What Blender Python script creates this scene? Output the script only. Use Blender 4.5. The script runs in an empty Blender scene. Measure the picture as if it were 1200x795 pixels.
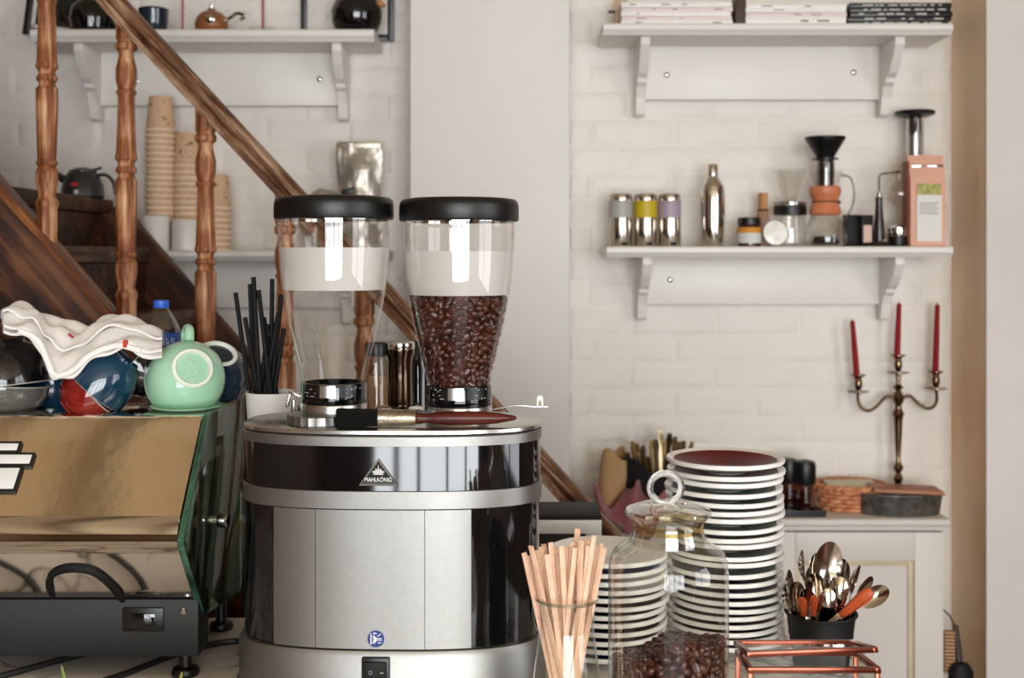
import bpy, bmesh, math, random
from mathutils import Vector, Matrix, Quaternion, noise as mnoise
R = math.radians
PI = math.pi
rnd = random.Random(7)
SC = bpy.context.scene
COL = SC.collection

# ------------------------------------------------------------------ camera
H = 1.45            # eye height
F = 1400.0          # focal length in pixels of the 1200-wide frame
HOR = 300.0         # row of the horizon
cam_data = bpy.data.cameras.new('camera')
cam = bpy.data.objects.new('camera', cam_data)
COL.objects.link(cam)
cam.location = (0, 0, H)
cam.rotation_euler = (R(90), 0, 0)
cam_data.sensor_width = 36.0
cam_data.lens = F / 1200 * 36
cam_data.shift_y = (HOR - 397.5) / 1200
cam_data.clip_start = 0.05
cam_data.dof.use_dof = True
cam_data.dof.focus_distance = 1.42
cam_data.dof.aperture_fstop = 7.1
SC.camera = cam

def W(px, py, d):
    return Vector(((px - 600) / F * d, d, H + (HOR - py) / F * d))

# ------------------------------------------------------------------ world, lights, exposure
world = bpy.data.worlds.new('world'); SC.world = world
world.use_nodes = True
world.node_tree.nodes['Background'].inputs[0].default_value = (0.86, 0.93, 1.0, 1)
world.node_tree.nodes['Background'].inputs[1].default_value = 1.0
SC.view_settings.view_transform = 'Standard'
SC.view_settings.look = 'None'
SC.view_settings.exposure = 0.0
SC.view_settings.gamma = 1.0
SC.view_settings.use_curve_mapping = False
SC.cycles.transparent_max_bounces = 32
SC.cycles.max_bounces = 12

def area(name, loc, rot, sx, sy, power, col):
    l = bpy.data.lights.new(name, 'AREA'); l.shape = 'RECTANGLE'
    l.size = sx; l.size_y = sy; l.energy = power; l.color = col
    o = bpy.data.objects.new(name, l); o.location = loc; o.rotation_euler = rot
    COL.objects.link(o); return o
# daylight through the shop windows behind the camera and on the side wall
area('daylight_front_window', (0.5, -3.42, 1.375), (R(90), 0, 0), 3.2, 2.45, 292, (0.945, 0.985, 1.0))
area('daylight_street_window', (2.62, -0.35, 1.60), (R(90), 0, R(90)), 1.9, 1.9, 50, (0.96, 0.975, 1.0))

# ------------------------------------------------------------------ materials
def lin(h):
    h = h.lstrip('#')
    o = []
    for i in (0, 2, 4):
        c = int(h[i:i+2], 16) / 255
        o.append(c / 12.92 if c <= 0.04045 else ((c + 0.055) / 1.055) ** 2.4)
    return (*o, 1)
MATS = {}
def M(name, col='#888888', rough=0.5, metal=0.0, var=0.06, vs=12, bump=0.0, bs=60, coat=0.0, spec=0.5,
      col2=None, stretch=None, trans=0.0, ior=1.45, aniso=0.0, sheen=0.0, sub=0.0, lo=0.35, hi=0.65, detail=4, rvar=0.0):
    """procedural principled material: two tones mixed by noise, plus fine relief"""
    if name in MATS: return MATS[name]
    m = bpy.data.materials.new(name); m.use_nodes = True
    nt = m.node_tree; N = nt.nodes; L = nt.links
    b = N['Principled BSDF']
    b.inputs['Roughness'].default_value = rough
    b.inputs['Metallic'].default_value = metal
    b.inputs['Coat Weight'].default_value = coat
    b.inputs['Coat Roughness'].default_value = 0.06
    b.inputs['Specular IOR Level'].default_value = spec
    b.inputs['IOR'].default_value = ior
    b.inputs['Transmission Weight'].default_value = trans
    b.inputs['Sheen Weight'].default_value = sheen
    if sub:
        b.inputs['Subsurface Weight'].default_value = sub
        b.inputs['Subsurface Radius'].default_value = (0.01, 0.006, 0.004)
    c = lin(col)
    if col2 is None:
        c2 = tuple(max(0, x * (1 - 2 * var)) for x in c[:3]) + (1,)
    else:
        c2 = lin(col2)
    tc = N.new('ShaderNodeTexCoord'); mp = N.new('ShaderNodeMapping')
    L.new(tc.outputs['Object'], mp.inputs[0])
    if stretch: mp.inputs['Scale'].default_value = stretch
    nz = N.new('ShaderNodeTexNoise'); nz.inputs['Scale'].default_value = vs; nz.inputs['Detail'].default_value = detail
    L.new(mp.outputs[0], nz.inputs[0])
    rp = N.new('ShaderNodeValToRGB')
    rp.color_ramp.elements[0].position = lo; rp.color_ramp.elements[0].color = c2
    rp.color_ramp.elements[1].position = hi; rp.color_ramp.elements[1].color = c
    L.new(nz.outputs[0], rp.inputs[0]); L.new(rp.outputs[0], b.inputs['Base Color'])
    if rvar:
        mr = N.new('ShaderNodeMapRange'); mr.inputs['To Min'].default_value = max(0, rough - rvar); mr.inputs['To Max'].default_value = rough + rvar
        L.new(nz.outputs[0], mr.inputs[0]); L.new(mr.outputs[0], b.inputs['Roughness'])
    if bump:
        n2 = N.new('ShaderNodeTexNoise'); n2.inputs['Scale'].default_value = bs; n2.inputs['Detail'].default_value = 5
        L.new(mp.outputs[0], n2.inputs[0])
        bp = N.new('ShaderNodeBump'); bp.inputs['Strength'].default_value = 1.0; bp.inputs['Distance'].default_value = bump
        L.new(n2.outputs[0], bp.inputs['Height']); L.new(bp.outputs[0], b.inputs['Normal'])
    MATS[name] = m
    return m

def thin_glass(name, tint='#ffffff', base=0.04, edge=0.55, rough=0.0, power=3.0):
    """thin clear wall: see-through with a rim of reflection that grows at grazing angles"""
    if name in MATS: return MATS[name]
    m = bpy.data.materials.new(name); m.use_nodes = True
    nt = m.node_tree; N = nt.nodes; L = nt.links
    N.remove(N['Principled BSDF'])
    out = N['Material Output']
    tr = N.new('ShaderNodeBsdfTransparent'); tr.inputs[0].default_value = lin(tint)
    gl = N.new('ShaderNodeBsdfGlossy'); gl.inputs['Roughness'].default_value = rough; gl.inputs[0].default_value = (1, 1, 1, 1)
    lw = N.new('ShaderNodeLayerWeight'); lw.inputs[0].default_value = 0.5
    pw = N.new('ShaderNodeMath'); pw.operation = 'POWER'; pw.inputs[1].default_value = power
    L.new(lw.outputs['Facing'], pw.inputs[0])
    mr = N.new('ShaderNodeMapRange'); mr.inputs['To Min'].default_value = base; mr.inputs['To Max'].default_value = edge
    L.new(pw.outputs[0], mr.inputs[0])
    mx = N.new('ShaderNodeMixShader'); L.new(mr.outputs[0], mx.inputs[0]); L.new(tr.outputs[0], mx.inputs[1]); L.new(gl.outputs[0], mx.inputs[2])
    L.new(mx.outputs[0], out.inputs[0])
    MATS[name] = m; return m

def frosted(name, col='#f3f1ee', see=0.35):
    if name in MATS: return MATS[name]
    m = bpy.data.materials.new(name); m.use_nodes = True
    nt = m.node_tree; N = nt.nodes; L = nt.links
    b = N['Principled BSDF']; b.inputs['Base Color'].default_value = lin(col); b.inputs['Roughness'].default_value = 0.45
    out = N['Material Output']
    tl = N.new('ShaderNodeBsdfTranslucent'); tl.inputs[0].default_value = lin(col)
    tr = N.new('ShaderNodeBsdfTransparent')
    m1 = N.new('ShaderNodeMixShader'); m1.inputs[0].default_value = 0.5
    L.new(b.outputs[0], m1.inputs[1]); L.new(tl.outputs[0], m1.inputs[2])
    m2 = N.new('ShaderNodeMixShader'); m2.inputs[0].default_value = see
    L.new(m1.outputs[0], m2.inputs[1]); L.new(tr.outputs[0], m2.inputs[2]); L.new(m2.outputs[0], out.inputs[0])
    MATS[name] = m; return m

def wood(name, dark, mid, light, axis='Z', rough=0.45, sc=1.0, grain=1.0, bump=0.0006):
    """stained timber: long grain streaks, blotchy worn stain"""
    if name in MATS: return MATS[name]
    m = bpy.data.materials.new(name); m.use_nodes = True
    nt = m.node_tree; N = nt.nodes; L = nt.links
    b = N['Principled BSDF']; b.inputs['Roughness'].default_value = rough; b.inputs['Specular IOR Level'].default_value = 0.25
    tc = N.new('ShaderNodeTexCoord'); mp = N.new('ShaderNodeMapping'); L.new(tc.outputs['Object'], mp.inputs[0])
    s = {'X': (3, 45, 45), 'Y': (45, 3, 45), 'Z': (45, 45, 3)}[axis]
    mp.inputs['Scale'].default_value = tuple(x * sc for x in s)
    n1 = N.new('ShaderNodeTexNoise'); n1.inputs['Scale'].default_value = 1.6 * grain; n1.inputs['Detail'].default_value = 7; n1.inputs['Roughness'].default_value = 0.65
    L.new(mp.outputs[0], n1.inputs[0])
    n2 = N.new('ShaderNodeTexNoise'); n2.inputs['Scale'].default_value = 9; n2.inputs['Detail'].default_value = 5
    L.new(tc.outputs['Object'], n2.inputs[0])
    rp = N.new('ShaderNodeValToRGB'); e = rp.color_ramp.elements
    e[0].position = 0.39; e[0].color = lin(dark); e[1].position = 0.63; e[1].color = lin(light)
    x = e.new(0.50); x.color = lin(mid)
    mixf = N.new('ShaderNodeMath'); mixf.operation = 'MULTIPLY_ADD'
    mixf.inputs[1].default_value = 0.62
    L.new(n1.outputs[0], mixf.inputs[0])
    ml = N.new('ShaderNodeMath'); ml.operation = 'MULTIPLY'; ml.inputs[1].default_value = 0.38
    L.new(n2.outputs[0], ml.inputs[0]); L.new(ml.outputs[0], mixf.inputs[2])
    L.new(mixf.outputs[0], rp.inputs[0]); L.new(rp.outputs[0], b.inputs['Base Color'])
    bp = N.new('ShaderNodeBump'); bp.inputs['Distance'].default_value = bump; L.new(n1.outputs[0], bp.inputs['Height']); L.new(bp.outputs[0], b.inputs['Normal'])
    MATS[name] = m; return m

def marble(name, base='#e4dbd0', vein='#6d6258'):
    m = bpy.data.materials.new(name); m.use_nodes = True
    nt = m.node_tree; N = nt.nodes; L = nt.links
    b = N['Principled BSDF']; b.inputs['Roughness'].default_value = 0.22
    tc = N.new('ShaderNodeTexCoord')
    n0 = N.new('ShaderNodeTexNoise'); n0.inputs['Scale'].default_value = 7; n0.inputs['Detail'].default_value = 5
    L.new(tc.outputs['Object'], n0.inputs[0])
    vm = N.new('ShaderNodeVectorMath'); vm.operation = 'MULTIPLY_ADD'; vm.inputs[1].default_value = (0.25, 0.25, 0.25)
    L.new(n0.outputs['Color'], vm.inputs[0]); L.new(tc.outputs['Object'], vm.inputs[2])
    vo = N.new('ShaderNodeTexVoronoi'); vo.feature = 'DISTANCE_TO_EDGE'; vo.inputs['Scale'].default_value = 9
    L.new(vm.outputs[0], vo.inputs[0])
    rp = N.new('ShaderNodeValToRGB'); e = rp.color_ramp.elements
    e[0].position = 0.0; e[0].color = lin(vein); e[1].position = 0.07; e[1].color = lin(base)
    L.new(vo.outputs['Distance'], rp.inputs[0])
    n2 = N.new('ShaderNodeTexNoise'); n2.inputs['Scale'].default_value = 5; L.new(tc.outputs['Object'], n2.inputs[0])
    mx = N.new('ShaderNodeMix'); mx.data_type = 'RGBA'
    r2 = N.new('ShaderNodeMapRange'); r2.inputs['From Min'].default_value = 0.45; r2.inputs['From Max'].default_value = 0.6
    L.new(n2.outputs[0], r2.inputs[0]); L.new(r2.outputs[0], mx.inputs[0])
    mx.inputs[6].default_value = lin(base); L.new(rp.outputs[0], mx.inputs[7])
    L.new(mx.outputs[2], b.inputs['Base Color'])
    MATS[name] = m; return m

# ------------------------------------------------------------------ mesh building
class MB:
    def __init__(s): s.bm = bmesh.new()
    def box(s, c, d, bev=0.0, seg=2, rot=None):
        r = bmesh.ops.create_cube(s.bm, size=1.0)
        vs = r['verts']
        for v in vs: v.co = Vector((v.co.x * d[0], v.co.y * d[1], v.co.z * d[2]))
        if bev:
            es = list({e for v in vs for e in v.link_edges})
            k = bmesh.ops.bevel(s.bm, geom=es, offset=bev, segments=seg, affect='EDGES', profile=0.5)
            vs = list({v for v in vs if v.is_valid} | set(k['verts']))
        mt = Matrix.Translation(Vector(c))
        if rot is not None: mt = mt @ rot.to_matrix().to_4x4() if hasattr(rot, 'to_matrix') else mt @ rot
        for v in vs: v.co = mt @ v.co
        return s
    def bx(s, x0, x1, y0, y1, z0, z1, bev=0.0, seg=2):
        return s.box(((x0+x1)/2, (y0+y1)/2, (z0+z1)/2), (abs(x1-x0), abs(y1-y0), abs(z1-z0)), bev, seg)
    def rings(s, rs, closed=True, caps=True, loop=False):
        """skin a list of rings (lists of points)"""
        bm = s.bm; V = [[bm.verts.new(p) for p in r] for r in rs]
        n = len(rs[0]); pairs = list(zip(V[:-1], V[1:]))
        if loop: pairs.append((V[-1], V[0]))
        for a, b in pairs:
            for i in range(n if closed else n - 1):
                j = (i + 1) % n
                try: bm.faces.new((a[i], a[j], b[j], b[i]))
                except ValueError: pass
        if caps and not loop and closed:
            for r in (V[0][::-1], V[-1]):
                try: bm.faces.new(r)
                except ValueError: pass
        return s
    def lathe(s, prof, seg=32, c=(0, 0, 0), sx=1.0, sy=1.0, q=None):
        """profile of (r, z) turned about z; r = 0 closes to a point"""
        bm = s.bm; c = Vector(c); prev = None
        for r, z in prof:
            if r <= 1e-6:
                p = Vector((0, 0, z)); p = (q @ p if q else p) + c
                cur = [bm.verts.new(p)]
            else:
                cur = []
                for i in range(seg):
                    a = 2 * PI * i / seg
                    p = Vector((r * math.cos(a) * sx, r * math.sin(a) * sy, z)); p = (q @ p if q else p) + c
                    cur.append(bm.verts.new(p))
            if prev is not None:
                if len(prev) == 1 and len(cur) > 1:
                    for i in range(seg): bm.faces.new((prev[0], cur[(i+1) % seg], cur[i]))
                elif len(cur) == 1 and len(prev) > 1:
                    for i in range(seg): bm.faces.new((prev[i], prev[(i+1) % seg], cur[0]))
                elif len(cur) > 1:
                    for i in range(seg):
                        j = (i + 1) % seg
                        bm.faces.new((prev[i], prev[j], cur[j], cur[i]))
            prev = cur
        return s
    def tube(s, pts, r, seg=8, closed=False, caps=True, flat=1.0):
        pts = [Vector(p) for p in pts]; n = len(pts)
        rad = r if isinstance(r, (list, tuple)) else [r] * n
        tang = []
        for i in range(n):
            if closed: t = pts[(i+1) % n] - pts[i-1]
            else: t = pts[min(i+1, n-1)] - pts[max(i-1, 0)]
            tang.append(t.normalized())
        up = Vector((0, 0, 1)) if abs(tang[0].z) < 0.9 else Vector((0, 1, 0))
        nrm = (up - tang[0] * up.dot(tang[0])).normalized()
        rs = []
        for i in range(n):
            if i:
                ax = tang[i-1].rotation_difference(tang[i]); nrm = ax @ nrm
                nrm = (nrm - tang[i] * nrm.dot(tang[i])).normalized()
            bn = tang[i].cross(nrm)
            rs.append([pts[i] + (nrm * math.cos(2*PI*k/seg) * flat + bn * math.sin(2*PI*k/seg)) * rad[i] for k in range(seg)])
        return s.rings(rs, True, caps, closed)
    def prism(s, poly, t0, t1, axis='Y', bev=0.0):
        """polygon given in the two other axes, extruded along axis"""
        def mk(a, b, t):
            return {'Y': (a, t, b), 'X': (t, a, b), 'Z': (a, b, t)}[axis]
        bm = s.bm
        A = [bm.verts.new(mk(a, b, t0)) for a, b in poly]; B = [bm.verts.new(mk(a, b, t1)) for a, b in poly]
        n = len(poly); fs = [bm.faces.new(A), bm.faces.new(B[::-1])]
        for i in range(n):
            j = (i + 1) % n; fs.append(bm.faces.new((A[j], A[i], B[i], B[j])))
        if bev:
            es = list({e for v in A + B for e in v.link_edges})
            bmesh.ops.bevel(bm, geom=es, offset=bev, segments=2, affect='EDGES', profile=0.5)
        return s
    def grid(s, fn, nu, nv, closed_u=False):
        bm = s.bm
        V = [[bm.verts.new(fn(i / nu, j / nv)) for j in range(nv + 1)] for i in range(nu + (0 if closed_u else 1))]
        for i in range(nu):
            k = (i + 1) % len(V)
            for j in range(nv): bm.faces.new((V[i][j], V[k][j], V[k][j+1], V[i][j+1]))
        return s
    def mesh(s, name, ang=35, fix=True):
        if fix: bmesh.ops.recalc_face_normals(s.bm, faces=s.bm.faces)
        me = bpy.data.meshes.new(name); s.bm.to_mesh(me); s.bm.free()
        for p in me.polygons: p.use_smooth = True
        me.set_sharp_from_angle(angle=R(ang))
        return me

def O(name, mb, mat, parent=None, loc=None, rot=None, ang=35):
    me = mb.mesh(name, ang) if isinstance(mb, MB) else mb
    if mat is not None and not me.materials: me.materials.append(mat)
    o = bpy.data.objects.new(name, me); COL.objects.link(o)
    if parent is not None: o.parent = parent
    if loc is not None: o.location = loc
    if rot is not None:
        if isinstance(rot, Quaternion): o.rotation_mode = 'QUATERNION'; o.rotation_quaternion = rot
        else: o.rotation_euler = rot
    return o
def tag(o, label, cat, group=None, kind=None):
    o['label'] = label; o['category'] = cat
    if group: o['group'] = group
    if kind: o['kind'] = kind
    return o
def T(name, label, cat, loc=(0, 0, 0), rz=0.0, group=None, rot=None):
    o = bpy.data.objects.new(name, None); COL.objects.link(o)
    o.empty_display_size = 0.02
    o.location = loc
    if rot is not None: o.rotation_mode = 'QUATERNION'; o.rotation_quaternion = rot
    else: o.rotation_euler = (0, 0, rz)
    return tag(o, label, cat, group)
def ST(name, mb, mat, parent=None, **k):
    o = O(name, mb, mat, parent, **k)
    if parent is None: o['kind'] = 'structure'
    return o
def dup(root, loc, rz=None, label=None, group=None, rot=None):
    r = root.copy(); COL.objects.link(r); r.location = loc
    if rz is not None: r.rotation_euler = (0, 0, rz)
    if rot is not None: r.rotation_mode = 'QUATERNION'; r.rotation_quaternion = rot
    if label: r['label'] = label
    if group: r['group'] = group
    for ch in list(root.children):
        c = ch.copy(); COL.objects.link(c); c.parent = r
        for g in list(ch.children):
            d = g.copy(); COL.objects.link(d); d.parent = c
    return r
def crv(pts, n=6, closed=False):
    """Catmull-Rom through the points"""
    P = [Vector(p) for p in pts]; m = len(P); out = []
    for i in range(m if closed else m - 1):
        if closed: a, b, c, d = P[i-1], P[i], P[(i+1) % m], P[(i+2) % m]
        else: a, b, c, d = P[max(i-1, 0)], P[i], P[i+1], P[min(i+2, m-1)]
        for k in range(n):
            t = k / n
            out.append(0.5 * ((2*b) + (c-a)*t + (2*a-5*b+4*c-d)*t*t + (3*b-a-3*c+d)*t**3))
    if not closed: out.append(P[-1])
    return out
def text_mesh(s, size, ext=0.0003, align='CENTER', sx=1.0):
    cu = bpy.data.curves.new('lettering', 'FONT'); cu.body = s; cu.size = size; cu.extrude = ext
    cu.align_x = align; cu.align_y = 'CENTER'
    o = bpy.data.objects.new('lettering', cu); COL.objects.link(o)
    bpy.context.view_layer.update()
    me = bpy.data.meshes.new_from_object(o.evaluated_get(bpy.context.evaluated_depsgraph_get()))
    COL.objects.unlink(o); bpy.data.objects.remove(o)
    if sx != 1.0:
        for v in me.vertices: v.co.x *= sx
    return me
FACE = (R(90), 0, 0)      # lettering turned to face the viewer side (-y)
def qz(v):                # rotation taking +z to v
    return Vector((0, 0, 1)).rotation_difference(Vector(v).normalized())

# ------------------------------------------------------------------ shared materials
WHITE_WALL = M('white_plaster', '#e2ddd7', 0.75, var=0.03, vs=2.2, bump=0.0010, bs=26)
BRICK_PAINT = M('painted_brick_white', '#e6ded6', 0.55, var=0.03, vs=5, bump=0.0022, bs=38)
WHITE_PAINT = M('white_gloss_paint', '#e1dcd4', 0.4, var=0.02, vs=4)
CREAM_PAINT = M('cream_cabinet_paint', '#d2c9c1', 0.45, var=0.02, vs=4)
BLACK_PLASTIC = M('black_plastic', '#0d0c0b', 0.38, var=0.1, bump=0.0001, bs=400)
BLACK_GLOSS = M('black_gloss', '#0a0b0d', 0.06, var=0.1, coat=0.6)
BLACK_MATTE = M('black_matte', '#100f0e', 0.6, var=0.1, spec=0.3)
STEEL = M('brushed_steel', '#c9c7c3', 0.26, 1.0, var=0.05, vs=6, stretch=(1, 1, 60))
ALU = M('satin_aluminium', '#93918d', 0.44, 1.0, var=0.03, vs=140, bump=0.00004, bs=900)
CHROME = M('chrome', '#d9d6d2', 0.07, 1.0, var=0.03)
POLISHED = M('polished_steel', '#dcd5cb', 0.12, 1.0, var=0.05)
GLASS = thin_glass('clear_glass_wall')
SOLID_GLASS = M('solid_glass', '#ffffff', 0.0, var=0.0, trans=1.0, ior=1.45)
# ================================================================== the room
ZC = 2.75
XL, XR, YB, YW = -2.4, 2.7, -3.5, 3.2
ST('floor', MB().bx(XL, XR, YB, YW + .1, -.06, 0), wood('floor_boards', '#33221a', '#4d3626', '#664a34', 'X', 0.4))
CEIL = M('tan_ceiling', '#f8e4c6', 0.7, col2='#ecd0a6', vs=2.0, stretch=(1, 3, 1))
ceil = ST('ceiling', MB().bx(XL, XR, YB, YW + .1, ZC, ZC + .06), CEIL)
BEAM = wood('reflection_beam_wood', '#a09680', '#b5a98c', '#c8b898', 'Y')
for i in range(14):  # unseen beams, added to streak the reflection in the machine's back panel
    x = -2.0 + .33 * i
    O('reflection_beam', MB().box((x, -.1, ZC - .02), (.05 if i % 2 else .085, 6.3, .04), .006, rot=Matrix.Rotation(R(-14), 4, 'Z')), BEAM, ceil)
wall_back = ST('wall_back', MB().bx(XL, 1.184, YW, YW + .12, 0, ZC), BRICK_PAINT)
# painted bricks, proud of their joints
def brick_mesh(seed, L=.2240, Hh=.0735, dep=.0012):
    us = [0, .030, .13, .27, .42, .58, .73, .87, .970, 1]; vs_ = [0, .10, .35, .65, .90, 1]
    nu, nv = 9, 5
    def f(u, v):
        iu, iv = round(u * nu), round(v * nv); ed = 0 if iu in (0, nu) or iv in (0, nv) else 1
        u, v = us[iu], vs_[iv]
        x = (u - .5) * L; z = (v - .5) * Hh
        e = ed
        k = mnoise.noise(Vector((x * 16 + seed * 7.3, z * 24, seed * 3.1))) * .0034 + mnoise.noise(Vector((x * 60 + seed, z * 60, seed))) * .0008
        sh = mnoise.noise(Vector((u * 3 + seed * 5, v * 3, 9.0))) * .006
        return Vector((x + sh, -(dep + k) * e + .002 * (1 - e), z + sh * .6))
    me = MB().grid(f, nu, nv).mesh('brick', 60, fix=False)
    me.materials.append(BRICK_PAINT); return me
bricks = [brick_mesh(i) for i in range(9)]
def lay(x0, x1, z0, z1):
    row = 0; z = z0
    while z < z1:
        x = x0 - (.055 if row % 2 else .165) + rnd.uniform(-.012, .012)
        while x < x1:
            xa, xb = max(x, x0), min(x + .222, x1)
            if xb - xa > .05:
                o = bpy.data.objects.new('brick', rnd.choice(bricks)); COL.objects.link(o)
                o.parent = wall_back; o.location = ((xa + xb) / 2, YW, z + .036 + rnd.uniform(-.002, .002))
                o.scale = ((xb - xa) / .222, 1, 1); o.rotation_euler = (0, rnd.uniform(-.012, .012), 0)
            x += .222
        z += .0725; row += 1
lay(.155, 1.176, H - .72, H + .72)
lay(-1.50, -.27, H - .36, H + .72)
# chimney breast between the two alcoves
ST('wall_chimney', MB().bx((480-600)/F*3.02, (668-600)/F*3.02, 3.02, YW, 0, ZC, .006), WHITE_WALL)
# return and projecting wall on the far side
ST('wall_side', MB().bx(1.184, XR, 2.96, YW + .12, 0, ZC, .004).bx(1.1755, 1.19, 2.9595, 2.9700, 0, ZC, .002), M('side_plaster', '#d6cec8', 0.8, var=0.03, vs=3, bump=0.0008, bs=40))
ST('wall_return', MB().bx(1.176, 1.1838, 2.970, YW, 0, ZC), M('warm_bounce_plaster', '#f2d8ba', .8, col2='#e6bd92', vs=3, lo=.3, hi=.55, bump=.0012, bs=50, stretch=(1, 1, .6)))  # tan tint: warm bounce light put into the plaster colour
ST('wall_left', MB().bx(XL - .1, XL, YB, YW + .12, 0, ZC), M('dark_panelling', '#7d6049', .6, var=.15, vs=4))
# right wall with a street window
wr = MB()
wr.bx(XR, XR + .1, YB, -1.35, 0, ZC); wr.bx(XR, XR + .1, .65, YW, 0, ZC)
wr.bx(XR, XR + .1, -1.35, .65, 0, .6); wr.bx(XR, XR + .1, -1.35, .65, 2.6, ZC)
ST('wall_right', wr, M('dark_panelling'))
DARKFRAME = M('window_frame_paint', '#4a3a2e', 0.5)
w1 = MB()
for y in (-1.35, -.35, .65): w1.bx(XR - .12, XR - .06, y - .035, y + .035, .6, 2.6)
for z in (.6, 1.9, 2.6): w1.bx(XR - .12, XR - .06, -1.35, .65, z - .03, z + .03)
ST('window_1', w1, DARKFRAME)
# front wall (behind the viewer) with the shop window
wf = MB()
wf.bx(XL, -1.1, YB - .1, YB, 0, ZC); wf.bx(2.1, XR, YB - .1, YB, 0, ZC)
wf.bx(-1.1, 2.1, YB - .1, YB, 0, .15); wf.bx(-1.1, 2.1, YB - .1, YB, 2.6, ZC)
ST('wall_front', wf, M('brown_front_wall', '#8d6b4e', 0.7, var=0.1))
w2 = MB()
for x in (-1.1, -.75, -.35, .5, 1.3, 2.1): w2.bx(x - .04, x + .04, YB + .10, YB + .15, .15, 2.6)
for z in (.15, 2.05, 2.6): w2.bx(-1.1, 2.1, YB + .10, YB + .15, z - .03, z + .03)
ST('window_2', w2, DARKFRAME)

# ================================================================== service counter
CZ = H - .54
ct = T('service_counter', 'pale veined marble counter carrying the grinder and espresso machine', 'counter', (0, 0, 0))
MARB = marble('veined_marble')
O('countertop', MB().bx(-1.35, .475, .98, 1.785, CZ - .03, CZ, .004), MARB, ct)
O('carcass', MB().bx(-1.33, .45, 1.02, 1.76, 0, CZ - .03), M('counter_carcass_paint', '#5a4636', 0.5), ct)

# ================================================================== staircase
DN, DF = 2.22, 2.92
SL = 1.155
LX0, LZ0 = -.951, H + .1237        # a point of the stringers' upper edge
def lineX(z): return LX0 - (z - LZ0) / SL
def lineZ(x): return LZ0 - (x - LX0) * SL
DARKWOOD = wood('dark_stair_wood', '#1a0c06', '#381c0e', '#6a4226', 'X', 0.5, 0.6)
TREADWOOD = wood('worn_tread_wood', '#2a1b12', '#4a3220', '#7b624a', 'Y', 0.5)
stair = T('staircase', 'dark stained wooden staircase climbing behind the espresso machine', 'staircase', (0, 0, 0))
ang = math.atan(SL)
LB = (LZ0 - 0) / SL + LX0
def stringer2(y, th, w, x_top=-2.3):
    top = lineZ(x_top); L_ = (LB - x_top) / math.cos(ang)
    # polygon in (along, up) of the slope frame, foot cut level with the floor
    me = MB().prism([(0, 0), (L_, 0), (L_ - w * 1.0 * math.tan(PI/2 - ang), -w), (0, -w)], -th/2, th/2, 'Y', .004)
    return O('stringer', me, DARKWOOD, stair, (x_top, y, top), (0, ang, 0))
stringer2(DN, .045, .33)
stringer2(DF, .045, .30, -.955)
O('edge_bead', MB().box((1.2, 0, .005), (2.4, .056, .016), .005), wood('bead_wood', '#3a1d10', '#6b3c20', '#a06a40', 'X', 0.4), stair, (-1.3, DN, lineZ(-1.3)), (0, ang, 0))
RISE = .1425; RUN = RISE / SL
TOPS = [.137, .020] + [-.126 - RISE * q for q in range(9)]
for k, zr0 in enumerate(TOPS):
    zt = H + zr0
    if zt < .05: break
    xn = lineX(zt) - .016
    nx = H + TOPS[k + 1] if k + 1 < len(TOPS) else zt - RISE
    nx = max(nx, 0)
    if k == 0:   # landing at the head of the flight
        O('landing', MB().bx(-2.39, xn, DN + .025, DF + .02, zt - .036, zt, .006), DARKWOOD, stair)
        O('landing_frame', MB().bx(-2.39, xn - .16, DN + .03, DF + .02, zt - .30, zt - .037), DARKWOOD, stair)
    else:
        O('tread', MB().bx(xn - RUN - .03, xn, DN + .025, DF - .024, zt - .036, zt, .006), TREADWOOD, stair)
    O('riser', MB().bx(xn - .038, xn - .012, DN + .025, DF - .024, nx, zt - .037), DARKWOOD, stair)
# turned balusters
OAK = wood('worn_oak', '#45210f', '#8a5230', '#cda27a', 'Z', 0.5, 1.0, 1.3)
OAKX = wood('worn_oak_rail', '#33190e', '#6d4930', '#b39678', 'X', 0.5, 1.0, 2.0)
sN = DN / F
# handrail lower edge at the baluster axis, in rows of the photograph: y = 1.075*x - 144 (upper edge)
def rail_z(px): return H + (HOR - (-141 + 1.08 * px)) * sN
def px2x(px): return (px - 600) * sN
r_ = sN
BAL = [(13, 0), (13, .10), (13, .101)]
def baluster(px):
    x = px2x(px); zb = lineZ(x) - .01; ztop = rail_z(px) - .03
    L_ = ztop - zb
    # profile read off the second baluster: (offset above the base, radius), both in pixels at the balusters' depth
    P = [(0, 11.5), (46, 11.5), (49, 12.5), (54, 13), (58, 11), (62, 9.5), (80, 12.5), (90, 12.5), (96, 10), (99, 12), (102, 12), (104, 10.5), (150, 12), (186, 12.5), (188, 12), (190, 10), (194, 9),
         (198, 12), (201, 12), (205, 9), (209, 10), (212, 12.5), (216, 12.5), (219, 11.5), (250, 10.5), (286, 9.5), (289, 11.5), (292, 11.5), (294, 9.5), (305, 12), (318, 12), (333, 8.5), (338, 9),
         (341, 12.5), (347, 12.5), (350, 10), (353, 12), (372, 12)]
    P = [(r * r_, o * sN) for o, r in P]
    P.append((12 * r_, L_ + .018))
    P.append((0, P[-1][1])); P.insert(0, (0, 0))
    return O('baluster', MB().lathe(P, 20), OAK, stair, (x, DN, zb))
for px in (-38, 55, 148, 241, 334, 427, 520, 613): baluster(px)
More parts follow.
